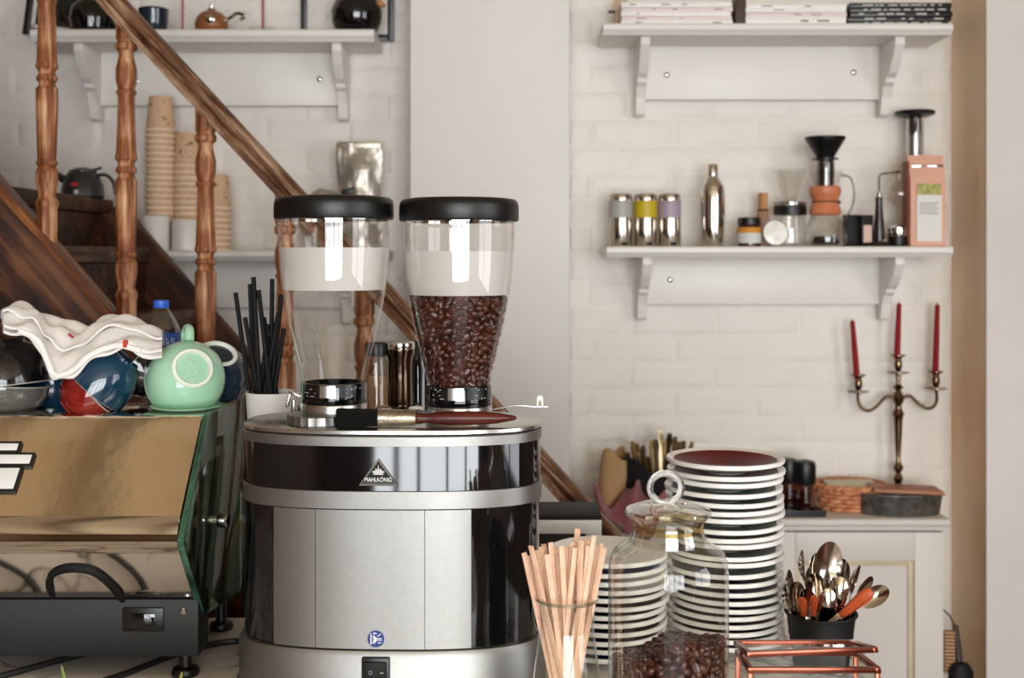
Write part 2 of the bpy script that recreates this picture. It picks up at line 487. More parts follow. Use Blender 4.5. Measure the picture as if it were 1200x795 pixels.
# handrail: moulded section swept along the slope
ra = math.atan(1.08)
rx0, rx1 = px2x(-120), px2x(800)
L_ = (rx1 - rx0) / math.cos(ra)
sec = [(-.030, -.030), (.030, -.030), (.032, -.012), (.024, -.006), (.034, .006), (.034, .018), (.022, .028), (.0, .032), (-.022, .028), (-.034, .018), (-.034, .006), (-.024, -.006), (-.032, -.012)]
rail = MB().rings([[Vector((t, a * .8, b * .68)) for a, b in sec] for t in (0, L_ * .25, L_ * .5, L_ * .75, L_)])
O('handrail', rail, OAKX, stair, (rx0, DN, rail_z(-120)), (0, ra, 0), ang=25)
O('newel_post', MB().bx(px2x(785), px2x(825), DN - .035, DN + .035, 0, rail_z(800) + .05, .004), OAK, stair)

# ================================================================== wall shelves
def shelf(label, x0, x1, zt, th, bz, bx0, bx1, br, brz, screws):
    t = T('wall_shelf', label, 'shelf', ((x0 + x1) / 2, 3.19, zt), group='white bracket shelves')
    cx = (x0 + x1) / 2
    # board with a moulded front edge
    prof = [(0, 0), (-.186, 0), (-.190, -th * .15), (-.190, -th * .55), (-.182, -th * .8), (-.178, -th), (0, -th)]
    O('board', MB().prism([(a, b) for a, b in prof], x0 - cx, x1 - cx, 'X'), WHITE_PAINT, t, ang=25)
    O('backboard', MB().bx(bx0 - cx, bx1 - cx, -.022, .0, bz - zt, -th, .002), WHITE_PAINT, t)
    for b in br:
        h = brz - zt + th; w = .024
        # curved bracket in (y, z)
        pr = [(0, -th), (-.158, -th), (-.160, -th - .018), (-.150, -th - .03), (-.135, -th - .05), (-.105, -th + h * .45), (-.082, -th + h * .5), (-.080, -th + h * .56), (-.060, -th + h * .60), (-.046, -th + h * .75), (-.038, -th + h * .97), (-.030, -th + h), (0, -th + h)]
        O('bracket', MB().prism(pr, b - cx - w / 2, b - cx + w / 2, 'X', .0015), WHITE_PAINT, t, ang=25)
    for (sx, sz) in screws:
        O('screw', MB().lathe([(0, 0), (.0075, 0), (.0075, .002), (.005, .004), (0, .0045)], 14, q=qz((0, -1, 0))), CHROME, t, (sx - cx, -.022, sz - zt))
    return t
def wx(px, d): return (px - 600) / F * d
def wz(py, d): return H + (HOR - py) / F * d
shelf('upper white shelf holding magazine stacks', wx(707, 3), wx(1117, 3), wz(27, 3), .028, wz(117, 3.17), wx(752, 3.17), wx(1036, 3.17), (wx(752, 3.12), wx(1042, 3.12)), wz(137, 3.17),
      [(wx(781, 3.17), wz(88, 3.17)), (wx(1000, 3.17), wz(85, 3.17))])
shelf('white shelf holding tins, cocktail shaker and coffee brewers', wx(711, 3), wx(1117, 3), wz(289, 3), .027, wz(357, 3.17), wx(754, 3.17), wx(1036, 3.17), (wx(754, 3.12), wx(1042, 3.12)), wz(375, 3.17),
      [(wx(785, 3.17), wz(328, 3.17))])
shelf('white shelf above the stairs holding black vase and frames', wx(35, 3), wx(438, 3), wz(34, 3), .030, wz(124, 3.17), wx(112, 3.17), wx(402, 3.17), (wx(106, 3.12), wx(400, 3.12)), wz(142, 3.17),
      [(wx(160, 3.17), wz(95, 3.17)), (wx(375, 3.17), wz(93, 3.17))])
shelf('low white shelf beside the stairs holding paper cup stacks', wx(150, 3), wx(452, 3), wz(294, 3), .025, wz(361, 3.17), wx(180, 3.17), wx(430, 3.17), (wx(405, 3.12), wx(205, 3.12)), wz(380, 3.17), [])

# ================================================================== far cabinet
KZ = H - .6555; KY = 2.97; KX0, KX1 = .175, wx(1116, 2.97)
kb = T('sideboard_cabinet', 'cream panelled cabinet under the brass candelabra', 'cabinet', ((KX0 + KX1) / 2, 3.19, 0))
kc = (KX0 + KX1) / 2
O('cabinet_top', MB().bx(KX0 - kc, KX1 - kc, KY - 3.19, 0, KZ - .02, KZ, .008, 3), CREAM_PAINT, kb)
O('body', MB().bx(KX0 + .008 - kc, KX1 - .012 - kc, KY + .035 - 3.19, 0, 0, KZ - .021), CREAM_PAINT, kb)
O('cornice', MB().bx(KX0 + .004 - kc, KX1 - .008 - kc, KY + .014 - 3.19, KY + .036 - 3.19, KZ - .032, KZ - .0205, .003), CREAM_PAINT, kb)
def door(xa, xb):
    za, zb = .08, KZ - .036; y = KY + .034 - 3.19
    d = MB()
    fr = .072
    d.bx(xa, xa + fr, y - .018, y, za, zb, .002); d.bx(xb - fr, xb, y - .018, y, za, zb, .002)
    d.bx(xa + fr, xb - fr, y - .018, y, zb - fr, zb, .002); d.bx(xa + fr, xb - fr, y - .018, y, za, za + fr, .002)
    do = O('door', d, CREAM_PAINT, kb)
    O('door_panel', MB().bx(xa + fr - .002, xb - fr + .002, y - .004, y, za + fr - .002, zb - fr + .002), CREAM_PAINT, do)
    p = MB()   # bead round the panel
    for (a, b, c, e) in ((xa + fr, xa + fr + .014, za + fr, zb - fr), (xb - fr - .014, xb - fr, za + fr, zb - fr)):
        p.bx(a, b, y - .010, y - .003, c, e, .0008)
    for (c, e) in ((za + fr, za + fr + .014), (zb - fr - .014, zb - fr)):
        p.bx(xa + fr + .0142, xb - fr - .0142, y - .010, y - .003, c, e, .0008)
    O('panel_bead', p, M('cream_bead', '#cbb89c', 0.5), do)
mid = (KX0 + KX1) / 2 - kc
door(KX0 + .012 - kc, mid - .002); door(mid + .002, KX1 - .016 - kc)
# ================================================================== twin coffee grinder
def se(a, b, n, N=72):
    out = []
    for i in range(N):
        t = 2 * PI * i / N; c, s_ = math.cos(t), math.sin(t)
        out.append((a * math.copysign(abs(c) ** (2 / n), c), b * math.copysign(abs(s_) ** (2 / n), s_)))
    return out
def drum(levels, n=2.7):
    return MB().rings([[Vector((x, y, z)) for x, y in se(a, b, n)] for a, b, z in levels])
gx, gy = wx(461, 1.47), 1.472
gr = T('coffee_grinder', 'silver and black twin-hopper coffee grinder with triangular badge', 'coffee grinder', (gx, gy, CZ), R(-1.6))
A, B = .1795, .089
O('base', drum([(.184, .094, 0), (.187, .097, .003), (.187, .097, .0775), (.184, .094, .0835), (.170, .080, .0845)]), ALU, gr)
O('lower_housing', drum([(A, B, .080), (A, B, .252)]), BLACK_GLOSS, gr)
O('trim_band', drum([(A, B, .2455), (.1825, .092, .247), (.1825, .092, .267), (A, B, .2684)]), ALU, gr)
O('upper_housing', drum([(.1812, .0905, .266), (.1812, .0905, .321)]), BLACK_GLOSS, gr)
O('top_ring', drum([(.176, .086, .318), (.1825, .092, .3195), (.1825, .092, .330), (.1815, .091, .3312), (.174, .084, .3316)]), ALU, gr)
O('seam', drum([(.1785, .088, .329), (.1785, .088, .334)]), BLACK_MATTE, gr)
O('top_plate', drum([(.176, .086, .3325), (.182, .0915, .3332), (.182, .0915, .3372), (.180, .0895, .3384), (.05, .03, .3385)]), STEEL, gr)
def se_y(x, a, b, n=2.7): return -b * (1 - abs(x / a) ** n) ** (1 / n)
def patch(x0, x1, z0, z1, off, a=A, b=B, n=16):
    rs = []
    for i in range(n + 1):
        x = x0 + (x1 - x0) * i / n; y = se_y(x, a, b)
        rs.append([Vector((x, y - off, z0)), Vector((x, y - off, z1)), Vector((x, y + .002, z1)), Vector((x, y + .002, z0))])
    return MB().rings(rs)
for x0, x1 in ((-.1315, -.0802), (-.0795, .0473), (.0480, .1010)):
    O('front_panel', patch(x0, x1, .0850, .2455, .0022), ALU, gr)
# warning sticker with plug-and-socket pictogram
st = O('sticker', MB().lathe([(0, 0), (.0098, 0), (.0098, .0004), (0, .0005)], 32, q=qz((0, -1, 0))), M('blue_sticker', '#12307c', 0.35), gr, (wx(443, 1.38) - gx, -B - .0022, .0970))
pc = MB(); pc.bx(-.0062, -.0050, -.0010, 0, -.0062, .0062)
pc.bx(-.0036, .0006, -.0010, 0, -.0034, .0022); pc.bx(-.0036, -.0012, -.0010, 0, -.0052, .0040)
for z in (.0006, -.0012): pc.bx(.0006, .0068, -.0010, 0, z - .0004, z + .0004)
pc.tube([(-.0035, -.0007, .0062), (-.001, -.0007, .0068), (.001, -.0007, .0060)], .0007, 6)
pc.tube([(.002, -.0007, .003), (.0045, -.0007, .0052), (.006, -.0007, .0056)], .0005, 6); pc.tube([(.002, -.0007, -.004), (.0045, -.0007, -.0050), (.006, -.0007, -.0036)], .0005, 6)
O('pictogram', pc, M('sticker_white', '#e9edf2', 0.5), st)
# rocker switch
sw = O('switch', MB().box((0, -.002, 0), (.0325, .006, .046), .0015), BLACK_PLASTIC, gr, (wx(443.5, 1.375) - gx, -.0975, .0555))
O('rocker', MB().box((0, -.0055, 0), (.026, .004, .038), .0015, rot=Matrix.Rotation(R(4), 4, 'Z')), BLACK_MATTE, sw)
WMARK = M('white_mark', '#bdbab4', 0.5)
mk = MB(); mk.tube([(-.0055 + .0017 * math.cos(a), -.0078, .007 + .0021 * math.sin(a)) for a in [i * PI / 8 for i in range(16)]], .0003, 5, True)
mk.bx(.0058, .0095, -.0082, -.0072, .0065, .0072); O('switch_mark', mk, WMARK, sw)
# triangular badge with rays and the maker's name
BSV = M('badge_silver', '#b4b0a9', .45, .3)
bx0 = wx(446, 1.38) - gx
bd = O('badge', MB().prism([(-.0235, -.0165), (.0235, -.0165), (0, .0155)], -.0016, 0, 'Y', .0008), BLACK_MATTE, gr, (bx0, se_y(bx0, .1812, .0905) - .0002, .2905))
tri = lambda k, w: MB().tube([(-.0225 * k, -.0018, -.0155 * k - .0003), (.0225 * k, -.0018, -.0155 * k - .0003), (0, -.0018, .0150 * k)], w, 6, True)
O('badge_outline', tri(.97, .0006), BSV, bd); O('badge_inner_outline', tri(.84, .00035), BSV, bd)
br = MB()
ray = [(0, .0098), (.0012, .0020), (.0040, .0045), (.0040, .0015), (.0092, -.0005), (.0055, -.0030), (.0080, -.0046), (-.0080, -.0046), (-.0055, -.0030), (-.0092, -.0005), (-.0040, .0015), (-.0040, .0045), (-.0012, .0020)]
br.prism([(a * .85, b * .85 + .0004) for a, b in ray], -.0022, -.0016, 'Y'); O('badge_flame', br, BSV, bd, (0, 0, 0))
me = text_mesh('MAHLKÖNIG', .0070, .0003, sx=.76); me.materials.append(M('badge_lettering', '#f3f1ec', 0.4)); O('lettering', me, None, bd, (0, -.0030, -.0092), FACE)

# hoppers
HP = [(.0385, .3846), (.0402, .392), (.0445, .412), (.0500, .434), (.0552, .456), (.0600, .480), (.0634, .500), (.0660, .524), (.0678, .550), (.0684, .575), (.0684, .590)]
def hr(z):
    for (r0, z0), (r1, z1) in zip(HP[:-1], HP[1:]):
        if z0 <= z <= z1: return r0 + (r1 - r0) * (z - z0) / (z1 - z0)
    return HP[-1][0] if z > HP[-1][1] else HP[0][0]
HGLASS = thin_glass('hopper_acrylic', '#fdfbf9', 0.05, 0.60, 0.0, 2.6)
def hopper(x, dz, frost):
    cx = O('neck_ring', MB().lathe([(0, .3385), (.0402, .3385), (.0406, .340), (.0406, .3580), (.040, .3594), (0, .3594)], 48), STEEL, gr, (x, 0, dz))
    c = O('collar', MB().lathe([(0, .3594), (.0395, .3594), (.0405, .361), (.0405, .366), (.0395, .3665), (.0395, .3675), (.0405, .368), (.0405, .383), (.0398, .3846), (.036, .3847), (.036, .3600)], 48), BLACK_GLOSS, gr, (x, 0, dz))
    # silver scale plates and white print on the collar
    for a0, a1, z0, z1, mt in ((-105, -78, .3690, .3835, STEEL), (-72, -40, .3690, .3830, M('worn_dark_print', '#2a2c2e', .3, .3))):
        rs = []
        for i in range(9):
            a = R(a0 + (a1 - a0) * i / 8); rs.append([Vector((q * math.cos(a), q * math.sin(a), z)) for q, z in ((.0410, z0), (.0410, z1), (.0400, z1), (.0400, z0))])
        O('scale_plate', MB().rings(rs), mt, c)
    pm = MB(); rr = random.Random(int(x * 1e4))
    for i in range(16):
        a = R(rr.choice([rr.uniform(-140, -112), rr.uniform(-62, -30)])); z = rr.choice([.3705, .3745, .379, .3812])
        w = rr.uniform(.0008, .0028)
        q = Matrix.Rotation(a + PI / 2, 4, 'Z')
        pm.box((.0411 * math.cos(a), .0411 * math.sin(a), z), (w, .0004, .0008), rot=q)
    O('collar_print', pm, WMARK, c)['kind'] = 'stuff'
    # chips of worn paint along the upper edge
    # acrylic hopper: thin wall
    h = O('hopper', MB().lathe(HP, 64), HGLASS, gr, (x, 0, dz))
    zb0, zb1 = frost
    fp = [(hr(zb0 + (zb1 - zb0) * i / 6) - .0012, zb0 + (zb1 - zb0) * i / 6) for i in range(7)]
    O('frosted_band', MB().lathe(fp, 64), frosted('frosted_film', '#fbf9f6', 0.12), h)
    O('hopper_rim', MB().lathe([(.0678, .5835), (.0692, .584), (.0692, .5905), (.0672, .5905), (.0678, .5835)], 64), thin_glass('rim_acrylic', '#dcd6d0', .25, .7), h)
    l = O('lid', MB().lathe([(0, .5895), (.0700, .5880), (.0725, .5850), (.0735, .5870), (.0735, .6030), (.0722, .6085), (.0690, .6115), (.0600, .6128), (.03, .6132), (0, .6133)], 64), BLACK_PLASTIC, gr, (x, 0, dz))
xl, xr = wx(391, 1.47) - gx, wx(538, 1.47) - gx
hopper(xl, 0, (.4985, .5500)); hopper(xr, -.0025, (.4950, .5480))
# ribbed adjustment ring at the front of the empty hopper and its lever
rg = MB(); NR = 48
rs = []
for z in (.3385, .3392, .3490, .3500):
    k = .0375 if z in (.3392, .3490) else .0365
    rs.append([Vector(((k + (.0007 if i % 2 else -.0004)) * math.cos(2*PI*i/NR), (k + (.0007 if i % 2 else -.0004)) * math.sin(2*PI*i/NR), z)) for i in range(NR)])
rg.rings(rs)
O('adjustment_ring', rg, ALU, gr, (wx(373, 1.43) - gx, -.035, 0), ang=20)
lv = MB(); lv.box((0, 0, 0), (.016, .010, .003), .001, rot=Matrix.Rotation(R(25), 4, 'Y')); lv.box((-.008, 0, -.008), (.003, .010, .018), .001, rot=Matrix.Rotation(R(15), 4, 'Y')); lv.box((.009, 0, -.006), (.003, .008, .012), .0008)
O('lever_clip', lv, CHROME, gr, (wx(341, 1.46) - gx, .01, .3385 + .030))
lg = MB(); lg.tube([(0, 0, 0), (.0, 0, .022)], .003, 8); O('lever_post', lg, STEEL, gr, (wx(339, 1.46) - gx, .01, .3385))
wi = MB(); wi.tube(crv([(.028, .02, .3480), (.060, .03, .3520), (.085, .035, .3500), (.100, .036, .3505)], 5), .0007, 6)
O('wire', wi, STEEL, gr, (.09, 0, 0))
cl = MB(); cl.prism([(-.0042, 0), (-.0036, .012), (-.0022, .0145), (.0022, .0145), (.0036, .012), (.0042, 0), (.0022, 0), (.0018, .007), (0, .0088), (-.0018, .007), (-.0022, 0)], -.003, .003, 'Y')
O('wire_clip', cl, M('aged_steel', '#8d8274', .35, 1.0), gr, (wx(632, 1.50) - gx, .036, .3500))

# ------------------------------------------------------------------ coffee beans (uncountable filling)
def bean_verts():
    """small bean: half ellipsoid back, flat face with a groove"""
    V = []; Fc = []
    nu, nv = 8, 4
    for j in range(nv + 1):
        ph = PI * j / nv
        for i in range(nu):
            th = 2 * PI * i / nu
            x = math.cos(ph); y = math.sin(ph) * math.cos(th); z = math.sin(ph) * math.sin(th)
            if z < 0: z *= .45
            if abs(y) < .15 and z < 0: z *= .2
            V.append((x, y, z))
    for j in range(nv):
        for i in range(nu):
            Fc.append((j*nu+i, j*nu+(i+1) % nu, (j+1)*nu+(i+1) % nu, (j+1)*nu+i))
    return V, Fc
BV, BF = bean_verts()
def beans_mesh(name, spots, core, mat, seed):
    rr = random.Random(seed); verts = []; faces = []
    for p, nrm in spots:
        q = qz(nrm) @ Quaternion((0, 0, 1), rr.uniform(0, 2*PI)) @ Quaternion((1, 0, 0), rr.uniform(-.7, .7) + (PI if rr.random() < .45 else 0)) @ Quaternion((0, 1, 0), rr.uniform(-.5, .5))
        s_ = rr.uniform(.86, 1.1); b = len(verts)
        for v in BV: verts.append(Vector(p) + q @ Vector((v[0]*.0058*s_, v[1]*.0043*s_, v[2]*.0038*s_)))
        faces += [tuple(b + k for k in f) for f in BF]
    if core:
        b = len(verts); seg = 24
        for r, z in core:
            for i in range(seg): verts.append(Vector((r*math.cos(2*PI*i/seg), r*math.sin(2*PI*i/seg), z)))
        for j in range(len(core) - 1):
            for i in range(seg): faces.append((b+j*seg+i, b+j*seg+(i+1) % seg, b+(j+1)*seg+(i+1) % seg, b+(j+1)*seg+i))
        faces.append(tuple(b + (len(core)-1)*seg + i for i in range(seg)))
    me = bpy.data.meshes.new(name); me.from_pydata([tuple(v) for v in verts], [], faces)
    for p in me.polygons: p.use_smooth = True
    me.set_sharp_from_angle(angle=R(60))
    me.materials.append(mat); return me
def fill(rfun, z0, ztop, n_shell, n_top, seed, rmax):
    """shell of beans touching the wall and a heaped top layer; ztop(x, y) gives the fill level"""
    rr = random.Random(seed); sp = []; pts = []
    tries = 0
    while len(sp) < n_shell and tries < n_shell * 30:
        tries += 1
        z = rr.uniform(z0, .2 + z0); a = rr.uniform(0, 2*PI); r = rfun(z) - .0048
        x, y = r*math.cos(a), r*math.sin(a)
        if z > ztop(x, y) - .003: continue
        if any((x-q[0])**2 + (y-q[1])**2 + (z-q[2])**2 < .0062**2 for q in pts[-100000:]): continue
        pts.append((x, y, z)); sp.append(((x, y, z), (math.cos(a), math.sin(a), 0)))
    for i in range(n_top):
        a = rr.uniform(0, 2*PI); r = math.sqrt(rr.random()) * rmax; x, y = r*math.cos(a), r*math.sin(a)
        sp.append(((x, y, ztop(x, y) + rr.uniform(-.002, .001)), (rr.uniform(-.3, .3), rr.uniform(-.3, .3), 1)))
    return sp
BEAN = M('roasted_bean', '#52281d', 0.33, col2='#27110c', vs=70, coat=0.15, lo=.3, hi=.7)
ht = lambda x, y: .4930 - .0025 * (x / .06) + .0012 * math.sin(x * 160) * math.cos(y * 130)
spots = fill(hr, .386, ht, 1500, 260, 3, .0565)
core = [(.030, .3850)] + [(hr(z) - .0085, z) for z in (.39, .41, .43, .45, .47, .486)]
bo = O('coffee_beans', beans_mesh('coffee_beans', spots, core, BEAN, 4), None, None)
bo.matrix_world = Matrix.Translation((gx, gy, CZ)) @ Matrix.Rotation(R(-1.6), 4, 'Z') @ Matrix.Translation((xr, 0, -.0025))
tag(bo, 'dark roasted coffee beans half filling the grinder hopper', 'coffee beans', kind='stuff')

# ================================================================== brush lying on the grinder
bz = CZ + .3385
bp = W(500, 488, 1.40)
bpq = Quaternion((0, 1, 0), R(.6)) 
brs = T('cleaning_brush', 'round brush with black bristles and dark wooden handle on grinder top', 'brush', (wx(395, 1.402), 1.402, bz + .0112), R(1.0))
k = 1.402 / F
X = lambda px: (px - 395) * k
bm_ = MB()
rr = random.Random(5)
O('ferrule', MB().lathe([(0, X(443)), (.0105, X(443)), (.0108, X(444)), (.0100, X(447)), (.0104, X(452)), (.0098, X(458)), (.0102, X(464)), (.0092, X(476)), (.0085, X(487)), (0, X(487))], 20, q=qz((1, 0, 0))), M('dented_ferrule', '#a89c86', .3, .9, var=.2, vs=160, bump=.0006, bs=260), brs)
O('bristle_core', MB().lathe([(0, .006), (.0080, .007), (.0092, .010), (.0090, X(430)), (.0100, X(444)), (0, X(444))], 20, q=qz((1, 0, 0)), sy=.95), BLACK_MATTE, brs)
for i in range(700):
    a = rr.uniform(0, 2*PI); r1 = .0070 * math.sqrt(rr.random()) + .0030; r0 = r1 * 1.14
    bm_.tube([(X(444), r1*math.cos(a), r1*math.sin(a)), (rr.uniform(-.001, .003), r0*math.cos(a) + rr.uniform(-.0005, .0005), max(-.0108, r0*math.sin(a)))], .00042, 4, caps=False)
bo2 = O('bristles', bm_, BLACK_MATTE, brs); bo2['kind'] = 'stuff'
O('handle', MB().lathe([(0, X(486)), (.0060, X(486)), (.0070, X(490)), (.0058, X(495)), (.0052, X(500)), (.0068, X(508)), (.0082, X(530)), (.0080, X(560)), (.0066, X(583)), (.0040, X(596)), (.0030, X(602)), (.0016, X(605)), (0, X(606))], 20, q=qz((1, 0, 0))),
  wood('dark_red_handle', '#1c0a08', '#3c1510', '#5a241a', 'X', .25), brs, (0, 0, -.0005))
# ================================================================== espresso machine, seen from its back
mx1 = -.406; mx0 = -1.30
em = T('espresso_machine', 'polished steel espresso machine with cups stacked on top', 'espresso machine', (mx1, 1.60, CZ), 0)
def E_(y, z): return (y - 1.60, z + .54)
MIRROR = M('polished_back_panel', '#fdebd2', 0.13, 1.0, var=0.05, vs=4, bump=.0022, bs=5, rvar=.04)
# back panel: slants out towards the viewer, rolls over a lip, tucks in again
prof = [E_(1.572, -.2115), E_(1.566, -.216)]
prof += [E_(1.566 - .098 * t, -.216 - .104 * t) for t in (.25, .5, .75, 1)]
prof += [E_(1.462, -.329), E_(1.457, -.338), E_(1.455, -.347), E_(1.457, -.356), E_(1.466, -.366)]
up = prof[:6]; lip = prof[5:]
low = [E_(1.466, -.366), E_(1.482, -.385), E_(1.500, -.406), E_(1.514, -.422), E_(1.526, -.4365)]
def sheet(pr, th=.003):
    back = [(a + th, b + th * .3) for a, b in pr]
    return MB().prism(pr + back[::-1], mx0 - mx1, -.002, 'X')
O('back_panel', sheet(up), MIRROR, em, ang=20)
O('rolled_lip', sheet(lip), M('lip_steel', '#d2c8bd', .08, 1.0, var=.02), em, ang=60)
O('lower_panel', sheet(low), M('lower_mirror', '#f2ece4', .07, 1.0, var=.02), em, ang=60)
# dark body behind the panels
bodyp = [E_(1.580, -.2165), E_(1.78, -.2165), E_(1.78, -.480), E_(1.56, -.47), E_(1.536, -.4435), E_(1.474, -.364), E_(1.466, -.347), E_(1.474, -.322)]
O('body', MB().prism(bodyp, mx0 - mx1, -.004, 'X'), BLACK_PLASTIC, em)
# cup tray on top with a low rail
O('cup_tray', MB().bx(mx0 - mx1, -.002, *[v - 1.60 for v in (1.572, 1.78)], .54 - .2165, .54 - .2115, .001), POLISHED, em)
O('tray_rail', MB().tube([(mx0 - mx1, .178, .368), (-.006, .178, .368), (-.006, .178, .330)], .004, 8), CHROME, em)
# glass side panel with green edge
gp = [E_(1.572, -.2085), E_(1.448, -.345), E_(1.452, -.356), E_(1.545, -.462), E_(1.575, -.470), E_(1.782, -.500), E_(1.782, -.1985), E_(1.76, -.1985), E_(1.68, -.2065)]
O('side_glass', MB().prism(gp, .0005, .0075, 'X', .0008), thin_glass('side_panel_glass', '#cfe0d2', .05, .5, 0, 4.0), em)
ge = [gp[0], gp[1], gp[2], gp[3], gp[4], gp[5]]
inn = [(a + .0042 * (1 if i < 5 else 0), b + (.004 if i in (3, 4, 5) else 0)) for i, (a, b) in enumerate(ge)]
O('glass_edge', MB().prism(ge + inn[::-1], .0006, .0074, 'X'), M('green_glass_edge', '#79ad90', .08, var=.15, vs=18, col2='#1d4434', trans=.5, spec=.8), em)
kn = MB().lathe([(0, 0), (.0060, 0), (.0060, .010), (.0085, .0105), (.0098, .0125), (.0098, .0235), (.0088, .0245), (0, .0245)], 28, q=qz((1, 0, 0)))
O('standoff_knob', kn, CHROME, em, (.0075, 1.577 - 1.60, .54 - .349))
# power box at the foot
pb = O('power_box', MB().bx(mx0 - mx1, .005, -.073, -.02, .54 - .5127, .54 - .4392, .002), M('dark_powder_coat', '#131211', .6, var=.06, vs=80, bump=.0001, bs=500), em)
s5 = 1.527 / F
def PB(px, py): return ((px - 600) * s5 - mx1, -.073, .54 + (300 - py) * s5)
f0 = PB(168, 726)
sp = O('switch_plate', MB().box(f0, (.053, .006, .031), .002), BLACK_PLASTIC, pb)
O('rocker', MB().box((f0[0], f0[1] - .003, f0[2] - .0005), (.033, .005, .018), .0012, rot=Matrix.Rotation(R(3), 4, 'Z')), BLACK_GLOSS, sp)
f1 = PB(215, 717); O('screw', MB().lathe([(0, 0), (.0048, 0), (.0048, .0012), (.003, .0028), (0, .003)], 14, q=qz((0, -1, 0))), CHROME, pb, f1)
for px in (-330, 215):
    fx = (px - 600) / F * 1.53 - mx1
    O('foot', MB().lathe([(0, 0), (.017, 0), (.018, .004), (.016, .009), (.008, .012), (.0075, .037), (0, .037)], 20), BLACK_PLASTIC, em, (fx, -.060, 0))
    O('foot', MB().lathe([(0, 0), (.017, 0), (.018, .004), (.016, .009), (.008, .012), (.0075, .062), (0, .062)], 20), BLACK_PLASTIC, em, (fx, .13, 0))
# cable looping above the power box
lp = [PB(66, 712), PB(67, 688), PB(74, 669), PB(90, 659), PB(110, 657), PB(127, 662), PB(140, 680), PB(147, 700), PB(149, 714)]
lp = [(a * .985 - .006, 1.466 - 1.60 + (.174 - c) * .857 - (.0035 if 0 < i < 8 else -.012), c) for i, (a, b, c) in enumerate(lp)]
O('power_cable', MB().tube(crv(lp, 5), .0042, 8), BLACK_MATTE, em)
# maker's sign: white blocks edged in black
k = 1.50 / F
sl = Vector((0, 1.566 - 1.468, .104)).normalized(); out = Vector((0, -sl.z, sl.y))
def on_panel(px, t): # t from the top of the slanted part
    p = Vector((0, 1.566 - 1.60 - .098 * t, .54 - .216 - .104 * t)); d = p.y + 1.60
    p.x = (px - 600) / F * d - mx1; return p
SIGNW = M('sign_white', '#e8e6e2', .35); SIGNK = M('sign_black', '#171513', .4)
rotp = Matrix.Rotation(math.atan2(.104, .098) , 4, 'X')
rotp = Matrix(((1, 0, 0), (0, out.y, sl.y), (0, out.z, sl.z))).to_4x4()
for (pa, pb_, ta, tb) in ((-60, 20, .26, .36), (-75, 35, .38, .50), (-66, 16, .52, .76)):
    a = on_panel(pa, ta); b = on_panel(pb_, tb)
    c = (a + b) / 2 + out * .0022; w = b.x - a.x; h_ = (b - a); hh = math.hypot(h_.y, h_.z)
    s0 = O('logo_block', MB().box(c, (w + .006, .004, hh + .004), .0005, rot=rotp), SIGNK, em)
    O('logo_face', MB().box(c + out * .0015, (w, .003, hh - .004), .0005, rot=rotp), SIGNW, s0)

# ================================================================== cups on the machine
TZ = H - .2115        # tray surface
def cup_prof(r, h):
    """cappuccino cup, base at z = 0, mouth at z = h"""
    o = [(0, .0035), (.40, .0035), (.44, 0.0), (.50, 0), (.52, .06), (.70, .16), (.88, .36), (.97, .62), (1.0, .90), (1.0, 1.0)]
    o = [(a * r, b * h if i > 3 else (b)) for i, (a, b) in enumerate(o)]
    return o
def cup(label, mouth, axis, r, h, mat, hang=None, inside=None, name='coffee_cup', ring=True, group='cups on the espresso machine', text=None):
    """mouth: centre of the rim; axis: direction from rim towards base"""
    ax = Vector(axis).normalized(); q = qz(-ax)
    if hang is not None: q = q @ Quaternion((0, 0, 1), hang)
    base = Vector(mouth) + ax * h
    t = T(name, label, 'cup', base, rot=q, group=group)
    pr = cup_prof(r, h)
    inn = [(r - .0035, h), (r * .96, h * .62), (r * .84, h * .36), (r * .5, h * .13), (0, h * .10)]
    O('body', MB().lathe(pr, 40), mat, t)
    O('inner_glaze', MB().lathe([(r, h)] + inn, 40), inside or mat, t)
    O('rim', MB().lathe([(r - .0036, h - .0005), (r - .0018, h + .0008), (r + .0004, h - .0006)], 40), M('raw_white_rim', '#dcd8d0', .4), t)
    if ring: O('foot_ring', MB().lathe([(r * .40, .0034), (r * .43, -.0006), (r * .50, -.0006), (r * .525, .002), ], 40), M('pale_foot_ring', '#e6ebdf', .5), t)
    if hang is not None:
        hp = crv([(r * .86, 0, h * .30), (r * 1.15, 0, h * .30), (r * 1.32, 0, h * .52), (r * 1.25, 0, h * .78), (r * .98, 0, h * .80)], 6)
        O('handle', MB().tube(hp, .0062, 10, flat=.7), mat, t)
    if text:
        me = text_mesh(text, r * .33, .0005); me.materials.append(M('mint_relief', '#b9dcc2', .3)); O('lettering', me, None, t, (0, 0, .0030), (PI, 0, R(0)))
    return t
glz = lambda n, c, c2=None: M(n, c, .12, col2=c2, var=.05, vs=8, coat=.5, spec=.6)
MINT = glz('mint_glaze', '#a9d4b6', '#9ecbac'); NAVY = glz('navy_glaze', '#1b2a38'); BLUE = glz('petrol_blue_glaze', '#14384e', '#0f2f43')
RED = glz('red_glaze', '#7d1712', '#651210'); BLK = glz('black_glaze', '#0d0d0f'); GREY = glz('grey_glaze', '#55544f')
d0 = 1.655
cup('mint green cup lying with its stamped base facing out', W(216, 448, 1.675), (.42, -.80, .42), .0545, .058, MINT, R(-58), text='ACME')
cup('navy cup tipped behind the mint green cup', W(248, 446, 1.735), (.30, -.45, .75), .052, .052, NAVY)
cup('petrol blue cup leaning mouth to mouth with the red cup', W(111, 457.5, 1.63), (.66, .12, .74), .0445, .060, BLUE, ring=False)
cup('dark red cup lying below the petrol blue cup', W(110, 458.5, 1.629), (-.74, -.15, -.62), .0410, .040, RED, ring=False)
cup('black cup half hidden between petrol blue and mint cups', W(158, 424, 1.690), (.60, .10, -.62), .0400, .052, BLK)
